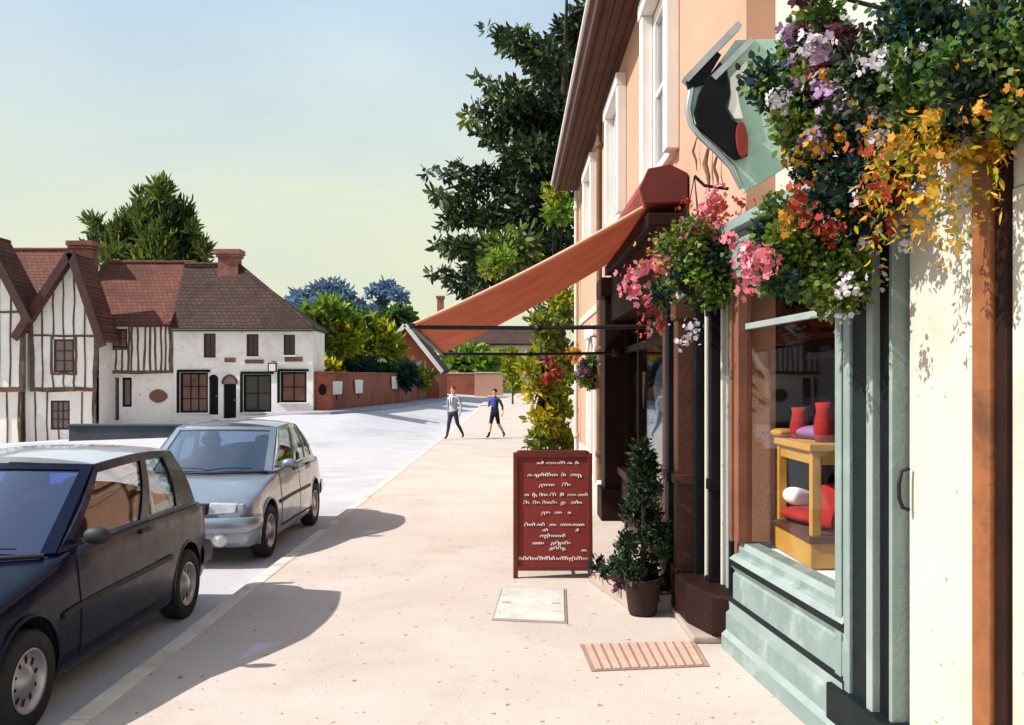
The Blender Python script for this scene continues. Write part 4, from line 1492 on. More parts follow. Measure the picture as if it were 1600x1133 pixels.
hang_basket('round green basket with pink blossoms at its edges in front of the umber doorway', at(1085, 425, 6.25), (.43, .38, .42), ['olive', 'mid', 'fresh', 'deep'],
            [('pink', 225, (.05, -.12, .40), 0.59, 0.039), ('pink', 165, (-.40, -.1, -.05), 0.40, 0.039), ('red', 90, (.1, -.15, .42), 0.50, 0.035), ('red', 60, (-.32, -.1, -.3), 0.35, 0.035), ('pale', 60, (-.1, -.2, -.36), 0.47, 0.031), ('orange', 36, (-.3, -.2, .1), 0.35, 0.027)],
            6500, (1.5, 6.2, 3.15), seed=3, lsz=.04, bowl=.6)
hang_basket('green basket with red and pink blossoms hanging before the grey green window', at(1272, 392, 4.2), (.42, .30, .44), ['fresh', 'mid', 'deep', 'olive', 'deep'],
            [('pink', 165, (-.30, -.14, -.08), 0.42, 0.035), ('red', 105, (.0, -.26, .16), 0.59, 0.035), ('orange', 90, (-.1, -.25, .32), 0.59, 0.031), ('pale', 165, (.05, -.27, -.02), 1.00, 0.025)],
            11000, (1.66, 4.35, 2.9), seed=5, lsz=.034, bowl=.55)
hang_basket('mauve and white petunia basket with dark wine centres beside the grey green sign', at(1275, 112, 4.2), (.37, .28, .42), ['olive', 'deep', 'pine2', 'mid'],
            [('mauve', 495, (-.14, -.20, .12), 1.00, 0.045), ('mauve', 300, (.0, -.24, -.2), 0.89, 0.043), ('wine', 330, (.04, -.22, .06), 0.89, 0.043), ('pale', 285, (.0, -.29, -.1), 1.00, 0.028)],
            7200, (1.78, 4.3, 3.6), seed=9, lsz=.038, bowl=.5)


def trail(t, c):
    cl = []
    for k in range(30):
        x = c.x + random.uniform(-.2, .3)
        y = c.y + random.uniform(-.3, .25)
        ln = random.uniform(.1, .46)
        for q in range(5):
            cl.append((x + random.uniform(-.02, .02), y, c.z - .26 - ln * q / 4, .035, .035, .06))
    leaf_mesh('trailing_foliage', cl, 900, .036, .012, [L['straw'], L['gold'], L['straw'], L['lime']], t, .2, -.5, .7, 31, pts=6)


hang_basket('big dark green basket spilling straw coloured nasturtiums over the cream door', at(1462, 105, 3.3), (.50, .34, .36), ['deep', 'conifer', 'olive', 'mid', 'pine2', 'deep'],
            [('orange', 60, (.06, -.26, .02), 0.59, 0.028), ('orange', 105, (.06, -.14, -.33), 0.59, 0.030), ('straw', 120, (.0, -.1, -.36), 0.65, 0.035), ('pale', 90, (-.2, -.22, .02), 0.71, 0.023), ('red', 30, (-.25, -.12, -.36), 0.35, 0.031)],
            17000, (1.8, 3.4, 3.4), seed=13, lsz=.032, extra=trail, bowl=.5)
hang_basket('dark green basket of orange and red blossoms between the petunias and the nasturtiums', at(1345, 255, 3.9), (.34, .24, .36), ['deep', 'olive', 'deep', 'conifer'],
            [('red', 90, (.02, -.22, -.14), 0.53, 0.035), ('orange', 105, (-.1, -.22, .05), 0.83, 0.030), ('pale', 90, (.0, -.27, .0), 0.94, 0.023)],
            6500, (1.74, 3.95, 3.0), seed=17, lsz=.033, bowl=.5)
hang_basket('dark green basket cut by the picture edge above the orange wooden door jamb', at(1580, 105, 2.95), (.30, .26, .32), ['deep', 'conifer', 'mid', 'olive'],
            [('orange', 60, (-.1, -.2, -.1), 0.71, 0.027), ('pale', 30, (-.1, -.2, .1), 0.71, 0.023)], 7500, (1.8, 3.0, 3.4), seed=27, lsz=.032, bowl=.5)
hang_basket('small basket of violet blossoms on the peach wall beside the white side door', (1.36, 15.6, 2.0), (.28, .35, .36), ['deep', 'olive', 'mid'],
            [('violet', 255, (.0, -.2, -.05), 0.94, 0.062), ('orange', 90, (-.25, -.2, .3), 0.59, 0.055)], 900, (1.58, 15.6, 2.6), seed=21, lsz=.09)

# ------------------------------------------------------------------ potted conifer and trough at the step
cp = at(1004, 958, 7.0)
t = thing('potted_conifer', 'dark green conifer in a brown pot standing by the umber doorway', 'potted plant', (cp.x, 7.0, 0))
mb = MB()
mb.lathe([(0, .0), (.10, .0), (.112, .03), (.14, .24), (.158, .25), (.158, .29), (.138, .29), (.13, .25), (0, .25)], (cp.x, 7.0, .002), n=26)
mb.build('pot', M['pot'], t)
cl = []
g = random.Random(4)
for k in range(60):
    h = g.random()
    w = .215 * (1 - h) ** .7 * (.6 + .4 * math.sin(min(1, h * 5) * math.pi / 2)) + .03
    a = g.uniform(0, 2 * math.pi)
    cl.append((cp.x + w * .75 * math.cos(a), 7.0 + w * .75 * math.sin(a), .27 + 1.0 * h, .06, .06, .1))
leaf_mesh('foliage', cl, 5200, .055, .022, [L['conifer'], L['conifer'], L['pine']], t, .35, .5, .7, 5, pts=4)
mb = MB()
mb.tube([(cp.x, 7, .3), (cp.x + .01, 7, .7), (cp.x, 7, 1.15)], [.025, .02, .006], 7)
mb.build('stem', M['bark_dark'], t)
t = thing('stone_trough', 'low grey pink stone trough with dark leaves behind the conifer pot', 'trough', (.9, 7.9, 0))
tu = Vector((.28, -1.25, 0)).normalized()
tn = Vector((-tu.y, tu.x, 0))
T0 = Vector((.70, 8.15, 0))
tf = Fr(T0, tu, -tn)
mb = MB()
tf.box(mb, 0, 1.15, -.42, 0, 0, .13)
tf.box(mb, .04, 1.11, -.38, -.04, .131, .15, 1)
mb.build('trough', [M['step'], M['bark_dark']], t, bevel=.012)
cl = [(*(tf.p(g.uniform(.1, 1.1), g.uniform(-.4, .0), g.uniform(.14, .22))), .08, .08, .05) for k in range(26)]
leaf_mesh('foliage', cl, 420, .09, .04, [L['conifer'], L['wine'], L['deep']], t, .5, .1, .8, 8)

# ------------------------------------------------------------------ sign board
bx0, bx1, by = .02, .74, 8.3
t = thing('sign_board', 'oxblood red A-frame sign board with white chalked lines standing on the pavement', 'sign board', ((bx0 + bx1) / 2, by, 0))
def bp(a, z, d=0.0, back=False):
    lean = .1 * (z / 1.18)
    y = by + lean - d if not back else by + .46 - lean
    return Vector((bx0 + a * (bx1 - bx0), y, z))
mb = MB()
P = [bp(0, .075), bp(1, .075), bp(1, 1.12), bp(.97, 1.17), (bp(.03, 1.17)), bp(0, 1.12)]
mb.prism(P, (0, .025, 0))
mb.build('front_panel', M['board'], t, bevel=.005)
mb = MB()
for a0, a1, z0, z1 in ((-.012, .05, .0, 1.15), (.95, 1.012, .0, 1.15), (.05, .95, 1.11, 1.178), (.05, .95, .07, .115)):
    q = [bp(a0, z0, .016), bp(a1, z0, .016), bp(a1, z1, .016), bp(a0, z1, .016)]
    mb.prism(q, (0, .05, 0))
mb.build('frame', M['board_dark'], t, bevel=.006)
mb = MB()
Pb = [bp(-.01, .0, 0, True), bp(1.01, .0, 0, True), bp(1.01, 1.14, 0, True), bp(-.01, 1.14, 0, True)]
mb.prism(Pb, (0, -.03, 0))
mb.build('back_panel', M['black'], t, bevel=.005)
mb = MB()
for a in (0.0, .97):
    q0, q1 = bp(a, .5), bp(a, .5, 0, True)
    mb.beam(q0 + Vector((.01, .02, 0)), q1 + Vector((.01, -.02, 0)), .012, .02)
mb.build('hinge_strap', M['iron'], t)
# the chalked lines: strokes copied from the board, in the board's own coordinates (0..1 across, 0..1 down)
rows = [(.075, [(.30, .04), (.36, .02), (.42, .12), (.56, .10), (.70, .05), (.80, .04)], .5), (.185, [(.18, .05), (.26, .30), (.62, .05), (.74, .13)], .8), (.275, [(.33, .19), (.63, .1)], .9),
        (.365, [(.14, .05), (.24, .05), (.33, .1), (.47, .07), (.60, .04), (.70, .1), (.83, .12)], .7), (.435, [(.13, .06), (.25, .08), (.37, .1), (.49, .06), (.61, .05), (.74, .14)], .7),
        (.525, [(.36, .1), (.53, .08), (.70, .03)], .8), (.635, [(.14, .13), (.30, .09), (.46, .08), (.60, .14), (.76, .14)], .9), (.685, [(.37, .06), (.80, .03)], .5), (.735, [(.34, .32)], .9),
        (.80, [(.24, .14), (.48, .24)], .8), (.845, [(.46, .2)], .7), (.865, [(.87, .06)], 1.0), (.94, [(.06, .46), (.54, .42)], .9)]
rnd = random.Random(12)
for v, words_, hh in rows:
    mb = MB()
    for a, w in words_:
        z0 = 1.13 - v * 1.02
        nl = max(2, round(w / .03))
        pts = []
        for i in range(nl):
            tall = rnd.random()
            hi = .026 if tall > .75 else .013
            lo = -.018 if tall < .12 else -.004
            lp = rnd.uniform(.2, .9)
            for q in range(8):
                th = 2 * math.pi * q / 8
                xx = a + w * (i + q / 8) / nl - lp * .35 * w / nl * math.sin(th)
                zz = z0 + ((hi + lo) / 2 + (hi - lo) / 2 * -math.cos(th)) * (.7 + .4 * hh)
                pts.append((xx, zz))
            if rnd.random() < .22:
                pts.append(None)
        lw = rnd.uniform(.0065, .0095)
        for p0, p1 in zip(pts[:-1], pts[1:]):
            if p0 and p1:
                mb.beam(bp(p0[0], p0[1], .003), bp(p1[0], p1[1], .003), .004, lw * rnd.uniform(.8, 1.25), (0, 0, 1))
    mb.build('chalk_line', M['chalk'], t)

# covers in the pavement
def cover(name, label, pts, mat, bars=None):
    P = [at(a, b, EYE * F_PX / (b - HZ)) for a, b in pts]
    t = thing(name, label, 'drain cover', P[0])
    mb = MB()
    c = sum(P, Vector()) / len(P)
    mb.prism([Vector((p.x, p.y, .0015)) for p in P], (0, 0, .006))
    mb.build('rim', M['grate_dark'] if bars else M['step'], t)
    Q = [c + (p - c) * .94 for p in P]
    if bars:
        for i in range(bars):
            mb = MB()
            a, b = (i + .12) / bars, (i + .8) / bars
            top = lambda k: Q[0].lerp(Q[1], k)
            bot = lambda k: Q[3].lerp(Q[2], k)
            mb.prism([Vector((*q.xy, .0078)) for q in (bot(a), bot(b), top(b), top(a))], (0, 0, .006))
            mb.build('bar', mat, t, bevel=.002)
    else:
        mb = MB()
        mb.prism([Vector((*p.xy, .0078)) for p in Q], (0, 0, .007))
        mb.build('plate', mat, t, bevel=.002)
        for k in (.12, .88):
            mb = MB()
            q = Q[0].lerp(Q[1], k).lerp(Q[3].lerp(Q[2], k), .5)
            mb.box(q.x - .035, q.x + .035, q.y - .02, q.y + .02, .0151, .0165)
            mb.build('lifting_eye', M['step'], t)


cover('manhole_cover', 'pale grey rectangular inspection cover set in the cream pavement', [(783, 921), (884, 921), (886, 975), (768, 970)], M['slab'])
cover('drain_grate', 'long pinkish drain grate with slanted bars set in the pavement by the shop corner', [(906, 1008), (1085, 1003), (1108, 1042), (924, 1050)], M['grate'], 12)

# ------------------------------------------------------------------ cars
def carpaint(name, c1, c2, metal=.0, rough=.35, coat=1):
    m, nt, bs = new_mat(name)
    tc = nt.nodes.new('ShaderNodeTexCoord').outputs['Object']
    n = noise(nt, 2.2, 5, .6, tc)
    c = ramp(nt, n.outputs['Fac'], [(.3, c1), (.7, c2)]).outputs['Color']
    nt.links.new(c, bs.inputs['Base Color'])
    bs.inputs['Metallic'].default_value = metal
    bs.inputs['Coat Weight'].default_value = coat
    bs.inputs['Specular IOR Level'].default_value = .15 if coat < .5 else .4
    bs.inputs['Coat Roughness'].default_value = .05
    n2 = noise(nt, 5, 4, .6, tc)
    r = ramp(nt, n2.outputs['Fac'], [(.3, (rough - .08,) * 3), (.75, (rough + .14,) * 3)])
    nt.links.new(r.outputs['Color'], bs.inputs['Roughness'])
    n3 = noise(nt, 1.6, 2, .5, tc)
    bump(nt, bs, n3.outputs['Fac'], .05, .02)
    return m


M['tyre'] = surf('tyre rubber', '#1b1b1d', '#252527', 5, .85, .4, 60, dirt='#3a3632', dscale=3)
M['rim'] = surf('wheel alloy', '#b4b3b6', '#9b999e', 6, .35, .1, 60, metal=.7)
M['well'] = surf('wheel arch dark', '#0d0d0f', '#141416', 5, .95, .3, 30)
M['trim'] = surf('black plastic trim', '#1a1b1e', '#232428', 6, .6, .3, 90)
M['seat'] = surf('tan car seat', '#8a4d20', '#74401c', 5, .85, .4, 60)
M['dash'] = surf('dark car lining', '#221b18', '#2c221d', 5, .9, .3, 60)
M['lens'] = surf('headlamp lens', '#cfd3d6', '#aeb4ba', 14, .12, .2, 40, coat=1)
M['amber'] = surf('amber lens', '#c9772a', '#b0641f', 10, .2, .2, 40, coat=1)
M['plate_white'] = surf('number plate white', '#d9d6cc', '#cfcabd', 6, .5, .1, 40)


def pchip(xs, ys, x):
    xs, ys = list(xs), list(ys)
    h = [xs[i + 1] - xs[i] for i in range(len(xs) - 1)]
    d = [(ys[i + 1] - ys[i]) / h[i] for i in range(len(h))]
    m = [d[0]] + [0 if d[i - 1] * d[i] <= 0 else 2 * d[i - 1] * d[i] / (d[i - 1] + d[i]) for i in range(1, len(d))] + [d[-1]]
    x = min(max(x, xs[0]), xs[-1])
    i = 0
    while i < len(h) - 1 and x > xs[i + 1]:
        i += 1
    t = (x - xs[i]) / h[i]
    return (2 * t ** 3 - 3 * t ** 2 + 1) * ys[i] + (t ** 3 - 2 * t ** 2 + t) * h[i] * m[i] + (-2 * t ** 3 + 3 * t ** 2) * ys[i + 1] + (t ** 3 - t ** 2) * h[i] * m[i + 1]


def build_car(name, label, loc, P):
    t = thing(name, label, 'car', loc, 'cars parked along the kerb')
    O = Vector(loc)
    paint = P['paint']
    S = P['stations']          # y, zb, zs, zt, w, ws
    ys = [s[0] for s in S]
    at_ = lambda y, k: pchip(ys, [s[k] for s in S], y)

    def body(y, q):
        """q: 0 bottom centre .. 1 top centre, right half"""
        zb, zs, zt, w, ws = (at_(y, k) for k in range(1, 6))
        zm = zb + (zs - zb) * .52
        prof = [(0, zb), (w * .7, zb), (w * .93, zb + .015), (w * .985, zb + .09), (w, zm - .05), (w, zm + .02), (w * .985, zm + (zs - zm) * .4), (w * .6 + ws * .4, zs - (zs - zm) * .16), (ws, zs), (ws * .86, zs + (zt - zs) * .45), (ws * .5, zt - (zt - zs) * .12), (0, zt)]
        x = pchip(range(12), [p[0] for p in prof], q * 11)
        z = pchip(range(12), [p[1] for p in prof], q * 11)
        return Vector((x, y, z))

    NY, NQ = 64, 36
    L_ = ys[-1]
    mb = MB()
    yy = [L_ * i / NY for i in range(NY + 1)]
    ring = []
    for y in yy:
        r = [body(y, q / NQ) for q in range(NQ + 1)]
        ring.append(r + [Vector((-p.x, p.y, p.z)) for p in r[-2:0:-1]])
    n = len(ring[0])
    V = [O + p for r in ring for p in r]
    Fc = [(i * n + k, i * n + (k + 1) % n, (i + 1) * n + (k + 1) % n, (i + 1) * n + k) for i in range(NY) for k in range(n)]
    mb.add(V, Fc, 0, True)
    mb.f.append(list(range(n))[::-1]); mb.m.append(0); mb.sm.append(True)
    mb.f.append([NY * n + k for k in range(n)]); mb.m.append(0); mb.sm.append(True)
    bo = mb.build('body', [paint, M['well'], M['dash']], t)
    # wheel arches cut out of the body
    cut = MB()
    for wy in P['wheels']:
        for sgn in (1, -1):
            xs = sorted((sgn * .42, sgn * 1.2))
            cut.lathe([(.0001, xs[0]), (P['arch'], xs[0]), (P['arch'], xs[1]), (.0001, xs[1])], O + Vector((0, wy, P['wr'] + .03)), 'X', 40, 0)
    co = cut.build('cutter', [paint, M['well']], t)
    for p in co.data.polygons:
        p.material_index = 1
    bm = bmesh.new()
    bm.from_mesh(co.data)
    bmesh.ops.remove_doubles(bm, verts=bm.verts, dist=1e-3)
    bmesh.ops.recalc_face_normals(bm, faces=bm.faces)
    bm.to_mesh(co.data)
    bm.free()
    bm = bmesh.new()
    bm.from_mesh(bo.data)
    bmesh.ops.recalc_face_normals(bm, faces=bm.faces)
    bm.to_mesh(bo.data)
    bm.free()
    md = bo.modifiers.new('arches', 'BOOLEAN')
    md.operation, md.object, md.solver = 'DIFFERENCE', co, 'EXACT'
    dg = bpy.context.evaluated_depsgraph_get()
    me = bpy.data.meshes.new_from_object(bo.evaluated_get(dg))
    bo.modifiers.clear()
    if len(me.polygons) > 500:
        bo.data = me
    bpy.data.objects.remove(co)
    me = bo.data
    try:
        me.set_sharp_from_angle(angle=math.radians(38))
    except Exception:
        pass
    # the part of the deck inside the cabin wears the lining
    ya, yc = P['A0'][1] + .02, P['C0'][1] - .05
    for p in me.polygons:
        c = p.center
        if ya - .1 < c.y < yc and abs(c.x) < P['A0'][0] - .02 and c.z > P['A0'][2] - .12:
            p.material_index = 2

    # greenhouse
    A0, A1, C0, C1 = (Vector(P[k]) for k in ('A0', 'A1', 'C0', 'C1'))

    def side(s, v, sg=1):
        lo = A0.lerp(C0, s) + Vector((.035 * math.sin(math.pi * s), 0, P.get('belt', 0) * math.sin(math.pi * s)))
        up = A1.lerp(C1, s) + Vector((.035 * math.sin(math.pi * s), 0, .03 * math.sin(math.pi * s)))
        p = lo.lerp(up, v) + Vector((.028 * math.sin(math.pi * v), 0, 0))
        return O + Vector((p.x * sg, p.y, p.z))

    wsb = P['wsb']

    def screen(u, v):
        a = A0.lerp(A1, v)
        e = 1 - (2 * u - 1) ** 2
        return O + Vector((a.x * (2 * u - 1), a.y - wsb * e * (1 - .35 * v), a.z + .02 * e * v))

    def roof(u, v):
        a = A1.lerp(C1, v) + Vector((.035 * math.sin(math.pi * v), 0, .03 * math.sin(math.pi * v)))
        e = 1 - (2 * u - 1) ** 2
        return O + Vector((a.x * (2 * u - 1), a.y - wsb * .65 * e * (1 - v) + P['rrb'] * e * v, a.z + .02 * e * (1 - v) + .045 * (1 - abs(2 * u - 1) ** 2.6) * (.35 + .65 * math.sin(math.pi * min(1, .25 + v * .6)))))

    def rear(u, v):
        a = C0.lerp(C1, v)
        e = 1 - (2 * u - 1) ** 2
        return O + Vector((-a.x * (2 * u - 1), a.y + P['rrb'] * e, a.z + .02 * e * v))

    mb = MB()
    mb.sheet(roof, 18, 14, .012, .035)
    mb.build('roof', P.get('roof_sheen', paint), t)
    w_frame = MB()
    fl = lambda f_, u0, u1, v0, v1: (lambda u, v: f_(u0 + (u1 - u0) * u, v0 + (v1 - v0) * v))
    for sg in (1, -1):
        sd = (lambda s, v: side(s, v, 1)) if sg == 1 else (lambda s, v: side(1 - s, v, -1))
        R = (lambda a, b: (a, b)) if sg == 1 else (lambda a, b: (1 - b, 1 - a))
        for (a, b) in P['pillars']:
            a, b = R(a, b)
            w_frame.sheet(fl(sd, a, b, 0, 1), 3, 8, .010, .035, P.get('pillar_mat', 0))
        w_frame.sheet(fl(sd, 0, 1, .9, 1.0), 14, 2, .012, .035)
        w_frame.sheet(fl(sd, 0, 1, .0, .07), 14, 2, .012, .035)
    # windscreen surround
    w_frame.sheet(fl(screen, 0, 1, .93, 1.0), 14, 2, .010, .03)
    w_frame.sheet(fl(screen, 0, .055, 0, 1), 2, 8, .010, .03)
    w_frame.sheet(fl(screen, .945, 1, 0, 1), 2, 8, .010, .03)
    w_frame.sheet(fl(rear, 0, 1, .0, .14), 14, 2, .010, .03)
    w_frame.sheet(fl(rear, 0, 1, .9, 1.0), 14, 2, .010, .03)
    w_frame.sheet(fl(rear, 0, .09, 0, 1), 2, 8, .010, .03)
    w_frame.sheet(fl(rear, .91, 1, 0, 1), 2, 8, .010, .03)
    w_frame.build('window_frame', [paint, M['trim']], t)
    for sg in (1, -1):
        sd = (lambda s, v: side(s, v, 1)) if sg == 1 else (lambda s, v: side(1 - s, v, -1))
        for a, b in P['panes']:
            if sg == -1:
                a, b = 1 - b, 1 - a
            mb = MB()
            mb.sheet(fl(sd, a, b, .05, .92), 8, 6, .0, .006)
            mb.build('side_window', M['car_glass'], t)
    mb = MB()
    mb.sheet(fl(screen, .03, .97, .0, .95), 16, 8, .0, .006)
    mb.build('windscreen', P.get('screen', M['screen_glass']), t)
    mb = MB()
    mb.sheet(fl(rear, .05, .95, .1, .93), 12, 6, .0, .006)
    mb.build('rear_window', M['car_glass'], t)
    # wipers and scuttle
    mb = MB()
    mb.tube([screen(u, -.02) + Vector((0, -.02, .012)) for u in np.linspace(.03, .97, 14)], .016, 6)
    mb.build('scuttle', M['trim'], t)
    for u0, u1 in ((.16, .50), (.5, .86)):
        mb = MB()
        mb.tube([screen(u0, .01) + Vector((0, -.02, .02)), screen((u0 + u1) / 2, .07) + Vector((0, -.02, .02)), screen(u1, .05) + Vector((0, -.02, .02))], .007, 6)
        mb.build('wiper', M['trim'], t)

    # side patches: doors with shut lines, rubbing strip, sill
    def sidefn(y0, y1, q0, q1, sg=1):
        if sg == 1:
            return lambda u, v: O + body(y0 + (y1 - y0) * u, q0 + (q1 - q0) * v)
        return lambda u, v: O + Vector((-1, 1, 1)) * body(y1 + (y0 - y1) * u, q0 + (q1 - q0) * v) if False else O + (lambda p: Vector((-p.x, p.y, p.z)))(body(y1 + (y0 - y1) * u, q0 + (q1 - q0) * v))
    for sg in (1, -1):
        for (y0, y1) in P['doors']:
            mb = MB()
            mb.sheet(sidefn(y0 - .008, y1 + .008, .285, .735, sg), 10, 10, .0022, .01, 1)
            mb.sheet(sidefn(y0, y1, .295, .728, sg), 12, 12, .006, .012, 0)
            d = mb.build('door', [paint, M['well']], t)
            mb = MB()
            mb.sheet(sidefn(y1 - .24, y1 - .08, .625, .655, sg), 5, 2, .022, .02)
            mb.build('handle', M['trim'], d)
        mb = MB()
        mb.sheet(sidefn(P['strip'][0], P['strip'][1], .44, .475, sg), 26, 2, .016, .02)
        mb.build('side_trim', M['trim'], t)
        # door mirror
        mb = MB()
        m0 = side(.07, .08, sg)
        mb.beam(m0, m0 + Vector((.1 * sg, -.02, .02)), .04, .03)
        mb.ball(m0 + Vector((.15 * sg, -.02, .04)), (.085, .045, .055), 14, 10)
        mb.build('wing_mirror', P.get('mirror', M['trim']), t)
        # arch lips
        for wy in P['wheels']:
            mb = MB()
            pts = []
            for a in np.linspace(-.12 * math.pi, 1.12 * math.pi, 22):
                yv, zv = wy + (P['arch'] + .004) * math.cos(a), P['wr'] + .03 + (P['arch'] + .004) * math.sin(a)
                if zv < at_(yv, 1) + .02:
                    continue
                w = at_(yv, 4)
                pts.append(O + Vector((sg * (w - .006 - .03 * max(0, (.2 - (zv - at_(yv, 1))) / .2) ** 2), yv, zv)))
            if len(pts) > 3:
                mb.tube(pts, .012, 6)
                mb.build('arch_lip', P.get('lip', paint), t)
    # front and rear bumpers
    for end in ('front', 'rear'):
        b = P['bumper_' + end]
        pts = []
        for x in np.linspace(-1, 1, 21):
            e = 1 - abs(x) ** 3.2
            yv = b['y'] + (-1 if end == 'front' else 1) * (b['d'] * e) + (0.0)
            pts.append(Vector((x * b['w'], yv, 0)))
        side_y = b['wrap']
        pts = [Vector((-b['w'] - .004, side_y, 0))] + pts + [Vector((b['w'] + .004, side_y, 0))]
        pf_ = [(.0, -1), (.035, -.8), (.045, -.2), (.045, .3), (.03, .85), (0, 1)]
        V, Fc = [], []
        for i, p in enumerate(pts):
            d = (pts[min(i + 1, len(pts) - 1)] - pts[max(i - 1, 0)]).normalized()
            nn = Vector((d.y, -d.x, 0)) if end == 'front' else Vector((-d.y, d.x, 0))
            for o_, h in pf_:
                V.append(O + p + nn * o_ + Vector((0, 0, b['z'] + h * b['h'] / 2)))
        k = len(pf_)
        for i in range(len(pts) - 1):
            for j in range(k - 1):
                Fc.append((i * k + j, (i + 1) * k + j, (i + 1) * k + j + 1, i * k + j + 1))
        mb = MB()
        mb.add(V, Fc, 0, True)
        mb.build(end + '_bumper', b['mat'], t)
    # lamps, grille, plates
    fy = P['face_y']
    for sg in (1, -1):
        x0, x1 = P['lamp_x']
        z0, z1 = P['lamp_z']
        mb = MB()
        q = [(x0, z0), (x1, z0 + .01), (x1 + .015, z1 - .012), (x0, z1)]
        mb.prism([O + Vector((sg * a, fy + .05 * (a / x1) ** 2 - .02 + (c - z0) * .25, c)) for a, c in q], (0, .09, 0))
        h = mb.build('headlight', M['lens'], t, bevel=.012)
        mb = MB()
        mb.prism([O + Vector((sg * a, fy + .05 * (a / x1) ** 2 + .0, c)) for a, c in ((x1 + .02, z0 + .01), (x1 + .075, z0 + .02), (x1 + .07, z1 - .02), (x1 + .03, z1 - .015))], (0, .1, 0))
        mb.build('indicator', M['amber'] if P.get('amber', True) else M['lens'], h, bevel=.006)
        if P.get('fog'):
            fx, fz, fr_ = P['fog']
            mb = MB()
            mb.lathe([(0, -.05), (fr_ * .7, -.042), (fr_, -.02), (fr_, .06)], O + Vector((sg * fx, P['bumper_front']['y'] - P['bumper_front']['d'] * .75, fz)), 'Y', 20)
            mb.build('fog_lamp', M['lens'], t)
    mb = MB()
    x0 = P['lamp_x'][0] - .02
    z0, z1 = P['lamp_z']
    mb.box(O.x - x0, O.x + x0, O.y + fy - .005, O.y + fy + .1, O.z + z0 + .01, O.z + z1 - .01, 0)
    for i in range(4):
        z = O.z + z0 + .02 + (z1 - z0 - .04) * (i + .5) / 4
        mb.box(O.x - x0 + .01, O.x + x0 - .01, O.y + fy - .02, O.y + fy - .004, z - .006, z + .006, 1)
    mb.build('grille', [M['trim'], P.get('grille', M['trim'])], t)
    b = P['bumper_front']
    mb = MB()
    mb.box(O.x - .25, O.x + .25, O.y + b['y'] - b['d'] - .062, O.y + b['y'] - b['d'] - .047, O.z + b['z'] - .05, O.z + b['z'] + .05)
    mb.build('number_plate', M['plate_white'], t, bevel=.003)
    b = P['bumper_rear']
    for sg in (1, -1):
        mb = MB()
        yr = L_ - .02
        mb.prism([O + Vector((sg * a, yr, c)) for a, c in ((.5, .62), (.69, .62), (.68, .8), (.5, .8))], (0, .06, 0))
        mb.build('tail_lamp', M['red_cloth'], t, bevel=.01)
    # cabin
    sy = P['seat_y']
    for sx in (-.34, .34):
        mb = MB()
        def back(u, v):
            a = 2 * math.pi * u
            ww = .25 * (1 - .25 * v ** 4)
            q = abs(math.cos(a)) ** .5 * math.copysign(1, math.cos(a)), abs(math.sin(a)) ** .5 * math.copysign(1, math.sin(a))
            return O + Vector((sx + ww * q[0], sy + .12 * v + .07 * q[1], A0.z - .14 + .33 * v))
        mb.grid(back, 24, 8)
        mb.ball(O + Vector((sx, sy + .13, A0.z + .19)), (.24, .075, .03), 16, 8)
        s_ = mb.build('seat', M['seat'], t)
        mb = MB()
        mb.ball(O + Vector((sx, sy + .15, A0.z + .29)), (.13, .05, .075), 16, 10)
        mb.tube([O + Vector((sx - .05, sy + .14, A0.z + .15)), O + Vector((sx - .05, sy + .15, A0.z + .28))], .008, 6)
        mb.build('head_rest', M['seat'], s_)
    mb = MB()
    mb.ball(O + Vector((0, C0.y - .42, A0.z + .06)), (.58, .1, .17), 20, 10)
    mb.build('rear_seat', M['seat'], t)
    mb = MB()
    mb.ball(O + Vector((0, A0.y + .2, A0.z + .0)), (.6, .2, .09), 20, 10)
    da = mb.build('dashboard', M['dash'], t)
    mb = MB()
    c = O + Vector((.34, A0.y + .46, A0.z + .06))
    mb.tube([c + Vector((.18 * math.cos(a), .07 * math.sin(a), .165 * math.sin(a))) for a in np.linspace(0, 2 * math.pi, 26)], .013, 6)
    mb.tube([c + Vector((-.17, 0, 0)), c, c + Vector((.17, 0, 0))], .014, 6)
    mb.tube([c, c + Vector((0, -.25, -.1))], .02, 6)
    mb.build('steering_wheel', M['trim'], da)
    # wheels
    R, wd = P['wr'], .17
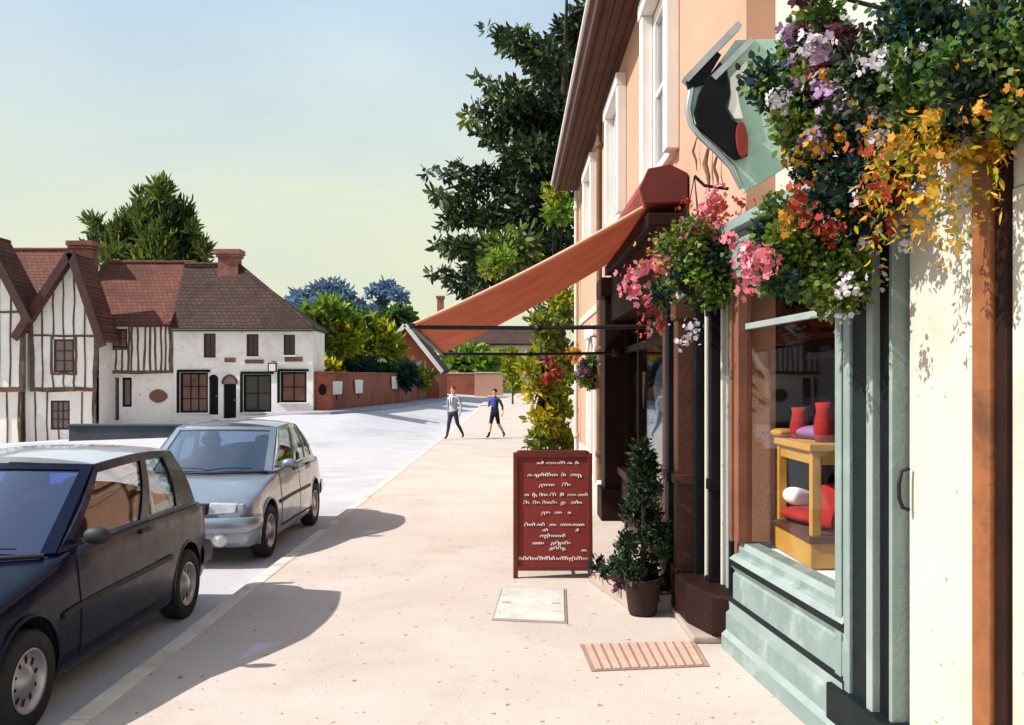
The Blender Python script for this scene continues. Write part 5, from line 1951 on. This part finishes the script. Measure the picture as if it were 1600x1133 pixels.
    for wy in P['wheels']:
        for sg in (1, -1):
            c = O + Vector((sg * (P['track'] - wd / 2), wy, R))
            w = bpy.data.objects.new('wheel', None)
            COL.objects.link(w)
            w.parent = t
            w.empty_display_size = .1
            ORIG[w.name] = O
            mb = MB()
            r0 = R * .64
            pr2 = [(r0, -wd / 2 * .8), (R * .8, -wd / 2), (R * .95, -wd / 2 * .94), (R, -wd / 2 * .7), (R * 1.0, 0), (R, wd / 2 * .7), (R * .95, wd / 2 * .94), (R * .8, wd / 2), (r0, wd / 2 * .8), (r0 * .96, wd / 2 * .5), (r0 * .96, -wd / 2 * .5), (r0, -wd / 2 * .8)]
            mb.lathe(pr2, c, 'X', 40)
            mb.build('tyre', M['tyre'], w)
            mb = MB()
            q = [(r0 * 1.0, wd / 2 * .86), (r0 * .97, wd / 2 * .94), (r0 * .9, wd / 2 * .8), (r0 * .84, wd / 2 * .45), (r0 * .5, wd / 2 * .55), (r0 * .36, wd / 2 * .8), (r0 * .2, wd / 2 * .9), (0, wd / 2 * .92)]
            mb.lathe([(r, sg * h) for r, h in q], c, 'X', 40)
            nh = P['holes']
            for k in range(nh):
                a = 2 * math.pi * (k + .3) / nh
                ca, sa = math.cos(a), math.sin(a)
                rm, rl_, rw = r0 * .66, r0 * .14, r0 * P['hole_w']
                pts = []
                for j in range(10):
                    b_ = 2 * math.pi * j / 10
                    rr_2, tt = rm + rl_ * math.cos(b_), rw * math.sin(b_)
                    hh = np.interp(rr_2, [r0 * .36, r0 * .5, r0 * .84], [wd / 2 * .8, wd / 2 * .55, wd / 2 * .45])
                    pts.append(c + Vector((sg * (hh + .004), rr_2 * ca - tt * sa, rr_2 * sa + tt * ca)))
                mb.add(pts, [tuple(range(10))], 1)
            mb.build('rim', [M['rim'], M['well']], w)
    return t


ROAD = -.1
hatch = dict(
    screen=glassmat('blue windscreen glass', (.26, .38, .80), .14, .05, 2.4),
    paint=carpaint('midnight blue paint', '#080d1e', '#0e1730', 0, .26, .14), roof_sheen=carpaint('roof paint with sky sheen', '#b9bdc4', '#c9ccd2', .2, .4),  # pale roof: sky reflection and sun glint put into the paint colour
    stations=[(0, .32, .50, .54, .60, .52), (.05, .24, .58, .62, .70, .62), (.18, .19, .66, .70, .755, .68), (.5, .17, .74, .79, .785, .71), (.9, .16, .82, .865, .795, .72), (1.15, .16, .875, .905, .80, .725), (1.6, .16, .90, .91, .805, .735),
              (2.4, .16, .905, .915, .805, .74), (3.1, .17, .90, .91, .795, .73), (3.45, .2, .89, .90, .775, .715), (3.6, .24, .83, .85, .745, .68), (3.68, .3, .70, .74, .70, .60), (3.71, .36, .62, .66, .66, .54)],
    wheels=(.66, 3.05), wr=.275, arch=.315, track=.80,
    A0=(.705, 1.10, .885), A1=(.575, 1.86, 1.345), C0=(.69, 3.46, .885), C1=(.555, 3.26, 1.335), wsb=.17, rrb=.09,
    pillars=[(0, .045), (.47, .535), (.80, 1.0)], panes=[(.03, .49), (.52, .83)], doors=[(1.22, 2.36)], strip=(1.0, 2.66),
    bumper_front=dict(y=.06, d=.1, w=.755, z=.42, h=.2, wrap=.3, mat=M['trim']), bumper_rear=dict(y=3.64, d=.07, w=.745, z=.44, h=.2, wrap=3.42, mat=M['trim']),
    face_y=.0, lamp_x=(.36, .60), lamp_z=(.52, .64), seat_y=2.0, holes=10, hole_w=.07)
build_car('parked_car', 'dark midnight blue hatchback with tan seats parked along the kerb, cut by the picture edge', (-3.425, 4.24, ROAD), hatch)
saloon = dict(
    paint=carpaint('silver blue paint', '#78838f', '#929aa4', .35, .3),
    stations=[(0, .30, .52, .55, .62, .54), (.05, .22, .60, .64, .72, .64), (.2, .18, .67, .72, .775, .70), (.5, .17, .76, .81, .80, .73), (.85, .16, .84, .885, .805, .735), (1.1, .16, .885, .92, .81, .735), (1.6, .16, .92, .93, .815, .74),
              (2.3, .16, .925, .935, .815, .745), (2.9, .17, .92, .935, .805, .735), (3.25, .2, .90, .92, .785, .71), (3.42, .24, .84, .87, .755, .67), (3.50, .3, .72, .76, .70, .60), (3.53, .36, .62, .66, .66, .54)],
    wheels=(.66, 2.88), wr=.285, arch=.325, track=.81,
    A0=(.715, 1.02, .90), A1=(.60, 1.66, 1.365), C0=(.695, 3.2, .91), C1=(.57, 2.72, 1.355), wsb=.19, rrb=.09,
    pillars=[(0, .045), (.40, .45), (.72, .77), (.93, 1.0)], panes=[(.03, .42), (.43, .74), (.75, .95)], doors=[(1.12, 1.95), (1.98, 2.62)], strip=(1.02, 2.5),
    bumper_front=dict(y=.05, d=.1, w=.77, z=.44, h=.17, wrap=.3, mat=None), bumper_rear=dict(y=3.46, d=.07, w=.75, z=.46, h=.2, wrap=3.3, mat=None),
    face_y=-.01, lamp_x=(.34, .60), lamp_z=(.55, .67), seat_y=1.95, holes=6, hole_w=.12, fog=(.46, .30, .075), amber=False)
saloon['bumper_front']['mat'] = saloon['bumper_rear']['mat'] = saloon['paint']
saloon['mirror'] = saloon['paint']
saloon['grille'] = M['chrome']
build_car('parked_car', 'silver blue saloon facing the viewer, parked behind the dark hatchback along the kerb', (-3.46, 9.22, ROAD), saloon)

# ------------------------------------------------------------------ people
def person(label, loc, rz, scale, joints, cloth, hair_c, extra=None):
    """one skinned figure; joints in a 1.75 m body facing -y"""
    t = thing('person', label, 'person', loc)
    t.rotation_euler.z = rz
    t.scale = (scale,) * 3
    O = ORIG[t.name]
    V, E, Rr = [], [], []
    idx = {}
    for nm, (co, r, par) in joints.items():
        idx[nm] = len(V)
        V.append(co)
        Rr.append(r)
        if par:
            E.append((idx[par], idx[nm]))
    me = bpy.data.meshes.new('body')
    me.from_pydata(V, E, [])
    o = bpy.data.objects.new('body', me)
    COL.objects.link(o)
    sk = o.modifiers.new('skin', 'SKIN')
    sk.use_smooth_shade = True
    sub = o.modifiers.new('sub', 'SUBSURF')
    sub.levels = sub.render_levels = 2
    for i, r in enumerate(Rr):
        d = me.skin_vertices[0].data[i]
        d.radius = r if isinstance(r, tuple) else (r, r)
        d.use_root = (i == 0)
    dg = bpy.context.evaluated_depsgraph_get()
    m2 = bpy.data.meshes.new_from_object(o.evaluated_get(dg))
    bpy.data.objects.remove(o)
    bm = bmesh.new()
    bm.from_mesh(m2)
    # face: nose, brows, ears grown on the head, fingers on the hands, all in one mesh
    def blob(c, r, seg=8):
        mt = Matrix.Translation(c) @ Matrix.Diagonal((*r, 1))
        return bmesh.ops.create_uvsphere(bm, u_segments=seg, v_segments=max(4, seg - 2), radius=1, matrix=mt)['verts']
    h = Vector(joints['head'][0])
    blob(h + Vector((0, -.098, -.012)), (.014, .022, .022))
    for s in (-1, 1):
        blob(h + Vector((s * .083, .005, -.01)), (.012, .022, .032))
    for s, hn, fa in ((1, 'hand_r', 'wrist_r'), (-1, 'hand_l', 'wrist_l')):
        hd, wr = Vector(joints[hn][0]), Vector(joints[fa][0])
        d = (hd - wr).normalized()
        sd = Vector((0, 1, 0)) if abs(d.y) < .8 else Vector((0, 0, 1))
        sd = (sd - d * sd.dot(d)).normalized()
        inn = d.cross(sd).normalized() * (-s)
        for k in range(4):
            b = hd + d * .015 + sd * (k - 1.5) * .019
            ln = (.065, .075, .07, .055)[k]
            for j in range(3):
                blob(b + d * ln * (j + .5) / 3 + inn * (.004 * j * j), (.0085, .0085, .0085) if False else (.011, .011, .014), 6)
        for j in range(2):
            blob(hd - d * .02 - sd * (.038 + .012 * j) + d * .02 * j, (.011, .012, .014), 6)
    bm.to_mesh(m2)
    bm.free()
    names = list(cloth['mats'])
    for n in names:
        m2.materials.append(M[n])
    for p in m2.polygons:
        p.use_smooth = True
        p.material_index = names.index(cloth['fn'](p.center))
    b = bpy.data.objects.new('body', m2)
    COL.objects.link(b)
    b.parent = t
    ORIG[b.name] = O
    mb = MB()
    def hf(u, v):
        a, e = 2 * math.pi * u, -.25 + v * (math.pi / 2 + .25)
        low = .0 if math.sin(a) > -.25 else .55 * (-.25 - math.sin(a))
        e = max(e, -.25 + low * 1.6)
        r = 1 + .05 * math.sin(5 * a) * math.cos(e)
        return O + h + Vector((.094 * r * math.cos(a) * math.cos(e), .108 * r * math.sin(a) * math.cos(e) + .008, .022 + .112 * r * math.sin(e)))
    mb.grid(hf, 24, 10)
    mb.build('hair', hair_c, t)
    mb = MB()
    for s in (-1, 1):
        mb.ball(O + h + Vector((s * .032, -.088, .012)), (.011, .007, .007), 8, 6)
    mb.build('eyes', M['black'], t)
    mb = MB()
    mb.ball(O + h + Vector((0, -.088, -.052)), (.024, .008, .006), 8, 6)
    mb.build('mouth', M['lips'], t)
    if extra:
        extra(t, O)
    return t


M['skin'] = surf('skin', '#d9a583', '#cf9876', 6, .6, .1, 40)
M['lips'] = surf('lips', '#b06a5c', '#a86054', 6, .6, .1, 40)
M['grey_cloth'] = surf('grey jacket cloth', '#a2a3a8', '#8f9096', 8, .9, .4, 120)
M['dark_trousers'] = surf('dark trouser cloth', '#1e232b', '#282d36', 8, .9, .4, 120)
M['navy'] = surf('dark navy cloth', '#1b2130', '#232a3a', 8, .9, .4, 120)
M['royal'] = surf('bright blue cloth', '#2d3f9c', '#263688', 8, .9, .4, 120)
M['shoe'] = surf('black shoe leather', '#121214', '#1b1b1d', 8, .4, .2, 80)


def walker(arm_r, arm_l, stride, leg_dy):
    # facing -y; right of the picture = +x
    J = {}
    J['pelvis'] = ((0, 0, .95), (.155, .11), None)
    J['waist'] = ((0, .005, 1.10), (.145, .10), 'pelvis')
    J['chest'] = ((0, .01, 1.30), (.175, .115), 'waist')
    J['neck0'] = ((0, .0, 1.46), (.085, .07), 'chest')
    J['neck'] = ((0, -.01, 1.53), (.052, .054), 'neck0')
    J['head0'] = ((0, -.012, 1.60), (.072, .085), 'neck')
    J['head'] = ((0, -.012, 1.66), (.082, .098), 'head0')
    J['crown'] = ((0, -.008, 1.725), (.07, .08), 'head')
    for s, k, a in ((1, 'r', arm_r), (-1, 'l', arm_l)):
        J['sh_' + k] = ((s * .185, .01, 1.405), (.062, .062), 'chest')
        J['el_' + k] = (a[0], (.046, .046), 'sh_' + k)
        J['wrist_' + k] = (a[1], (.031, .031), 'el_' + k)
        J['hand_' + k] = (a[2], (.022, .04), 'wrist_' + k)
    for s, k, d in ((1, 'r', leg_dy[0]), (-1, 'l', leg_dy[1])):
        J['hip_' + k] = ((s * .095, 0, .86), (.095, .1), 'pelvis')
        J['knee_' + k] = (d[0], (.06, .066), 'hip_' + k)
        J['calf_' + k] = (tuple(Vector(d[0]).lerp(Vector(d[1]), .35) + Vector((0, .02, 0))), (.052, .06), 'knee_' + k)
        J['ankle_' + k] = (d[1], (.036, .042), 'calf_' + k)
        J['toe_' + k] = (d[2], (.04, .032), 'ankle_' + k)
    return J


def cloth1(c):
    if c.z > 1.50:
        return 'skin'
    if abs(c.x) > .2 and c.z < .86 and c.z > .55:
        return 'skin'
    if c.z < .09:
        return 'shoe'
    return 'grey_cloth' if c.z > .93 or abs(c.x) > .24 else 'dark_trousers'


def shirt(t, O):
    mb = MB()
    mb.sheet(lambda u, v: O + Vector(((u - .5) * (.06 + .07 * v), -.128 - .012 * math.sin(v * 2) + .03 * max(0, v - .6), 1.12 + .36 * v)), 4, 8, 0, -.012)
    mb.build('shirt_front', M['white_cloth'], t)
    mb = MB()
    mb.prism([O + Vector((x, -.155, z)) for x, z in ((-.012, 1.44), (.012, 1.44), (.024, 1.16), (0, 1.11), (-.024, 1.16))], (0, .01, 0))
    mb.build('tie', M['navy'], t)


H1 = surf('auburn hair', '#7a3318', '#5c2410', 14, .6, .5, 90)
H2 = surf('near black hair', '#17120f', '#211915', 14, .5, .5, 90)
J1 = walker([(.29, .04, 1.16), (.33, -.06, .94), (.335, -.10, .85)], [(-.27, .10, 1.17), (-.29, .12, .95), (-.29, .11, .86)], 0,
            [((.13, .08, .50), (.19, .34, .13), (.2, .27, .045)), ((-.10, -.12, .49), (-.12, -.22, .08), (-.12, -.34, .04))])
p = at(708, 686, 29.3)
person('auburn haired person in grey jacket, white shirt and tie walking by the kerb', (p.x, 29.3, 0), -.5, .97, J1, dict(mats=['skin', 'grey_cloth', 'dark_trousers', 'shoe'], fn=cloth1), H1, shirt)


def cloth2(c):
    if c.z > 1.50:
        return 'skin'
    if c.z < .09:
        return 'shoe'
    if c.z < .22:
        return 'navy'
    if abs(c.x) > .22 and c.z < 1.02 and c.z > .6:
        return 'skin'
    if c.x < -.17 and c.z < 1.2 and c.y < -.07:
        return 'skin'
    if c.z < .52:
        return 'skin'
    if c.z < .96 and abs(c.x) < .24:
        return 'black'
    if c.x < .06 and c.z > 1.16 and c.y < .06:
        return 'royal'
    return 'navy'


J2 = walker([(.30, .06, 1.15), (.36, -.02, .95), (.37, -.05, .86)], [(-.27, -.02, 1.14), (-.13, -.20, 1.17), (-.04, -.22, 1.20)], 0,
            [((.13, .06, .50), (.20, .32, .14), (.21, .25, .045)), ((-.10, -.12, .49), (-.13, -.20, .08), (-.14, -.32, .04))])
p = at(773, 684, 29.8)
person('dark haired person in navy and bright blue top and black shorts on the pavement', (p.x, 29.8, 0), -.6, .92, J2, dict(mats=['skin', 'navy', 'royal', 'black', 'shoe'], fn=cloth2), H2)

# ------------------------------------------------------------------ trees and shrubs
def tree(name, label, base, top, r0, cl, leafs, n, ln, wd, bark='bark', seed=1, cat='tree', group=None, out=.5, up=.1, shell=.6, pts=6):
    t = thing(name, label, cat, base, group)
    mb = MB()
    g = random.Random(seed)
    tg = [c[:3] for c in g.sample(cl, min(len(cl), 11))]
    limbs(mb, base, top, r0, tg, seed)
    mb.build('trunk', M[bark], t)
    leaf_mesh('crown', cl, n, ln, wd, [L[x] for x in leafs], t, out, up, shell, seed, pts)
    return t


# big dark yew behind the peach house, ragged boughs reaching out over the road
D = 29.0
cl = []
g = random.Random(2)
for px, py, r in [(905, 55, 55), (880, 120, 60), (850, 90, 38), (812, 70, 30), (792, 60, 20), (780, 52, 10), (860, 190, 70), (800, 150, 36), (815, 190, 45), (770, 175, 22), (748, 165, 12), (735, 185, 16), (890, 260, 60), (830, 250, 55), (772, 215, 24),
                  (755, 205, 14), (800, 290, 45), (760, 280, 30), (735, 300, 26), (715, 265, 16), (700, 275, 12), (690, 310, 16), (680, 300, 10), (668, 272, 9), (850, 330, 65), (770, 340, 40), (720, 335, 30), (700, 350, 14), (880, 390, 60), (800, 395, 55),
                  (740, 390, 32), (712, 385, 22), (690, 390, 12), (680, 380, 10), (760, 430, 42), (720, 440, 24), (692, 432, 12), (676, 428, 10), (830, 440, 50), (735, 455, 22), (930, 20, 40), (765, 130, 12), (720, 130, 5), (745, 122, 8), (760, 45, 8)]:
    q = at(px, py, D + g.uniform(-2.2, 2.2))
    rr = r * D / F_PX
    cl.append((q.x, q.y, q.z, rr * .84, rr * 1.2, rr * .55))
tree('yew_tree', 'towering dark green tree with ragged boughs behind the peach house', (1.25, 29.5, 0), (1.6, 29.5, 14.5), .34, cl, ['pine', 'pine', 'conifer', 'pine', 'pine', 'olive'], 14000, .31, .125, 'bark_dark', 5, out=.5, up=-.05, shell=.5)
cl = [(*at(a, b, 24.3), r_ * 24.3 / F_PX, .5, r_ * 24.3 / F_PX) for a, b, r_ in ((868, 305, 20), (880, 330, 24), (862, 335, 14), (782, 408, 20), (765, 420, 18), (795, 400, 12), (888, 470, 22), (860, 490, 22))]
t = thing('ivy_shoots', 'yellow green young shoots in front of the towering dark tree', 'climber', (1.3, 24.6, 0))
mb = MB()
for c in cl:
    mb.tube([(1.3, 24.6, 0.5), (1.2, 24.5, (1 + c[2]) / 2), (c[0], c[1], c[2])], [.05, .04, .01], 6)
mb.build('stem', M['bark_dark'], t)
leaf_mesh('foliage', cl, 1500, .17, .085, [L['lime'], L['lime'], L['fresh'], L['olive']], t, .5, .1, .8, 4)

# tree behind the timber houses: upright olive boughs
D = 54.0
cl = []
for px, py, r, h in [(248, 300, 9, 20), (240, 330, 14, 30), (258, 335, 16, 26), (225, 345, 16, 30), (275, 350, 18, 30), (290, 340, 9, 22), (205, 355, 12, 28), (190, 365, 14, 26), (215, 385, 22, 30), (250, 385, 26, 36), (285, 385, 20, 28), (305, 390, 16, 18), (318, 392, 9, 12),
                     (175, 385, 14, 22), (155, 365, 9, 20), (142, 352, 7, 16), (150, 392, 14, 18), (185, 405, 24, 18), (235, 410, 36, 18), (295, 408, 22, 14), (260, 300, 7, 18), (218, 310, 5, 14), (300, 360, 6, 14)]:
    q = at(px, py, D + g.uniform(-1.5, 1.5))
    cl.append((q.x, q.y, q.z, r * D / F_PX, r * D / F_PX * 1.3, h * D / F_PX))
b = at(236, 600, D)
tree('fir_tree', 'olive green tree with upright pointed boughs behind the timber framed houses', (b.x, D, 0), (b.x + .5, D, 12.6), .3, cl, ['pine2', 'olive', 'pine2', 'pine'], 9500, .58, .15, 'bark', 8, out=.55, up=.75, shell=.7)

# far trees, the blue of distance haze put into their leaf colour
for (pts, d, n, lb, sd) in (([(470, 466, 16), (455, 470, 8), (500, 458, 20), (520, 452, 18), (535, 462, 18), (545, 480, 20), (510, 485, 26), (560, 490, 22), (485, 480, 18), (530, 500, 28)], 118, 2600, 'far tree tinted blue for haze, with a rounded crown beyond the garden wall', 3),
                            ([(580, 458, 7), (592, 452, 9), (605, 450, 12), (620, 460, 12), (628, 472, 9), (600, 470, 9), (590, 488, 16), (610, 500, 18), (570, 500, 16)], 124, 1600, 'far tree tinted blue for haze, with an open broken crown beside the cottage', 4)):
    cl = []
    for px, py, r in pts:
        q = at(px, py, d + g.uniform(-3, 3))
        cl.append((q.x, q.y, q.z, r * d / F_PX, r * d / F_PX, r * d / F_PX * .75))
    bx = sum(c[0] for c in cl) / len(cl)
    tree('hazy_tree', lb, (bx, d, 1.2), (bx, d, cl[0][2] - .5), .4, cl, ['blue', 'blue'], n, .9, .42, 'bark', sd, group=None)
# garden trees behind the brick wall
sets = [([(500, 510, 22), (520, 500, 26), (505, 540, 26), (530, 530, 26), (495, 565, 18), (515, 480, 12), (480, 490, 10), (545, 515, 18)], 58, ['fresh', 'lime', 'olive', 'fresh'], 2600, 'fresh green garden tree just past the white shop house'),
        ([(565, 530, 28), (590, 540, 30), (575, 560, 26), (592, 522, 18), (600, 545, 20), (560, 505, 14), (602, 568, 18)], 66, ['mid', 'fresh', 'olive', 'lime'], 2600, 'mid green garden tree in the middle of the brick wall'),
        ([(620, 500, 14), (605, 508, 12), (622, 508, 14), (632, 495, 8), (560, 515, 14), (540, 495, 14), (600, 515, 12)], 84, ['deep', 'mid', 'mid'], 1700, 'dark green tree between the far haze tinted trees and the cottage'),
        ([(555, 580, 16), (580, 582, 16), (530, 578, 16), (500, 585, 10), (610, 585, 14), (635, 588, 12), (540, 565, 12)], 60, ['deep', 'mid', 'deep'], 1500, 'dark shrubs spilling over the middle of the brick wall'),
        ([(500, 590, 12), (512, 582, 12), (498, 575, 9)], 50, ['gold', 'lime'], 500, 'small golden shrub at the brick wall beside the gate pier'),
        ([(626, 578, 12), (640, 588, 12), (658, 592, 9), (615, 585, 12)], 68, ['gold', 'olive', 'lime'], 700, 'golden shrub in front of the cottage'),
        ([(720, 572, 22), (745, 578, 24), (705, 585, 14), (765, 570, 18), (735, 556, 14), (722, 592, 14), (760, 592, 14)], 99, ['olive', 'lime', 'fresh'], 1700, 'olive hedge plants above the far low walls under the awning'),
        ([(800, 575, 14), (805, 600, 12), (798, 555, 10)], 70, ['fresh', 'lime'], 700, 'pale green shrub at the end of the pavement beside the pale cottage')]
for i, (pts, d, lf, n, lb) in enumerate(sets):
    cl = []
    for px, py, r in pts:
        q = at(px, py, d + g.uniform(-1.5, 1.5))
        cl.append((q.x, q.y, q.z, r * d / F_PX, r * d / F_PX, r * d / F_PX * .85))
    bx = sum(c[0] for c in cl) / len(cl)
    zb = ground_h(bx, d) - .1
    tree('garden_tree' if i < 3 else 'garden_shrub', lb, (bx, d, zb), (bx, d, max(c[2] for c in cl) - .4), .18 if i < 3 else .07, cl, lf, n, .013 * d if i < 7 else .45, .0062 * d if i < 7 else .25, 'bark', 40 + i, cat='tree' if i < 3 else 'shrub')
# backdrop wood far off so no bare horizon shows
cl = []
gg = random.Random(77)
for i in range(90):
    x = -75 + 150 * i / 90
    cl.append((x + gg.uniform(-1, 1), 150 + gg.uniform(-6, 6), 2.5 + gg.uniform(-1, 2.2), 3.2, 3, 3.4))
o = leaf_mesh('distant_wood', cl, 9000, 1.3, .7, [L['mid'], L['olive'], L['deep'], L['pine2']], None, .4, .1, .6, 9)
setp(o, kind='stuff')

# tall golden shrub at the end of the peach house
D = 22.8
cl = []
for px, py, r in [(872, 470, 16), (885, 500, 18), (860, 520, 22), (840, 505, 14), (880, 560, 22), (845, 560, 22), (822, 575, 14), (870, 600, 24), (835, 610, 18), (875, 640, 22), (850, 655, 22), (868, 680, 24), (845, 688, 20), (885, 690, 16), (880, 440, 12)]:
    q = at(px, py, D + g.uniform(-.5, .5))
    r_ = r * D / F_PX
    cl.append((q.x, q.y, max(q.z, .25), r_, r_ * 1.2, r_))
t = tree('golden_shrub', 'tall golden and yellow green shrub at the far corner of the peach house', (.72, 23.0, 0), (.85, 23.0, 3.4), .13, cl, ['lime', 'gold', 'olive', 'lime', 'olive'], 2500, .2, .1, 'bark_dark', 51, cat='shrub')
fc = [(*at(a, b, 22.0), .24, .2, .2) for a, b in ((862, 565), (870, 585), (855, 590), (850, 560))]
leaf_mesh('blossoms', fc, 150, .10, .10, [L['red'], L['wine']], t, .7, .1, .8, 52, pts=5)
fc = [(*at(a, b, 22.0), .16, .2, .12) for a, b in ((890, 555), (898, 548), (905, 560))]
leaf_mesh('blossoms', fc, 120, .10, .10, [L['orange']], t, .7, .1, .8, 53, pts=5)

# ------------------------------------------------------------------ light, sky, camera
AZ, EL = math.radians(11), math.radians(41.5)
sun = bpy.data.lights.new('sun', 'SUN')
sun.energy = 5.0
sun.angle = math.radians(.5)
sun.color = (1, .965, .91)
so = bpy.data.objects.new('sun', sun)
COL.objects.link(so)
dv = Vector((math.cos(AZ) * math.cos(EL), math.sin(AZ) * math.cos(EL), -math.sin(EL)))
so.rotation_euler = dv.to_track_quat('-Z', 'Y').to_euler()
so.location = (-20, -8, 20)

w = bpy.data.worlds.new('World')
SC.world = w
w.use_nodes = True
nt = w.node_tree
bg = nt.nodes['Background']
sk = nt.nodes.new('ShaderNodeTexSky')
sk.sky_type = 'NISHITA'
sk.sun_disc = False
sk.sun_elevation = EL
sk.sun_rotation = math.atan2(-dv.x, -dv.y)
sk.air_density, sk.dust_density, sk.ozone_density = 1.0, 2.2, 1.2
# a thin veil of high cloud over the blue, uneven, thicker and creamier towards the horizon
g_ = nt.nodes.new('ShaderNodeNewGeometry')
tcw = nt.nodes.new('ShaderNodeTexCoord').outputs['Generated']
sx = nt.nodes.new('ShaderNodeSeparateXYZ')
nt.links.new(tcw, sx.inputs[0])
mp = nt.nodes.new('ShaderNodeMapping')
mp.inputs['Scale'].default_value = (1, 1, 2.6)
nt.links.new(tcw, mp.inputs[0])
cn = noise(nt, 1.6, 6, .55, mp.outputs[0], .5)
hz = ramp(nt, sx.outputs['Z'], [(.0, (1, 1, 1)), (.10, (.86, .86, .86)), (.42, (.6, .6, .6)), (1, (.3, .3, .3))])
ad = nt.nodes.new('ShaderNodeMath')
ad.operation = 'MULTIPLY_ADD'
nt.links.new(cn.outputs['Fac'], ad.inputs[0])
ad.inputs[1].default_value = 1.1
ad.inputs[2].default_value = -.55
ad2 = nt.nodes.new('ShaderNodeMath')
ad2.operation = 'ADD'
ad2.use_clamp = True
nt.links.new(hz.outputs['Color'], ad2.inputs[0])
nt.links.new(ad.outputs[0], ad2.inputs[1])
veil = ramp(nt, sx.outputs['Z'], [(.0, (4.7, 4.7, 3.2)), (.2, (4.6, 4.9, 3.9)), (.45, (3.7, 4.9, 6.0))])
nt.links.new(mixc(nt, ad2.outputs[0], sk.outputs[0], veil.outputs['Color']), bg.inputs['Color'])
bg.inputs['Strength'].default_value = .124

cam = bpy.data.cameras.new('camera')
cam.sensor_width = 36
cam.lens = 36 * F_PX / 1600
cam.shift_y = (HZ - 1133 / 2) / 1600
cam.clip_start, cam.clip_end = .05, 4000
cm = bpy.data.objects.new('camera', cam)
COL.objects.link(cm)
cm.location = (0, 0, EYE)
cm.rotation_euler = (math.radians(90), 0, 0)
SC.camera = cm
SC.view_settings.view_transform = 'Standard'
SC.view_settings.look = 'None'
SC.view_settings.gamma = 1
SC.view_settings.exposure = .5
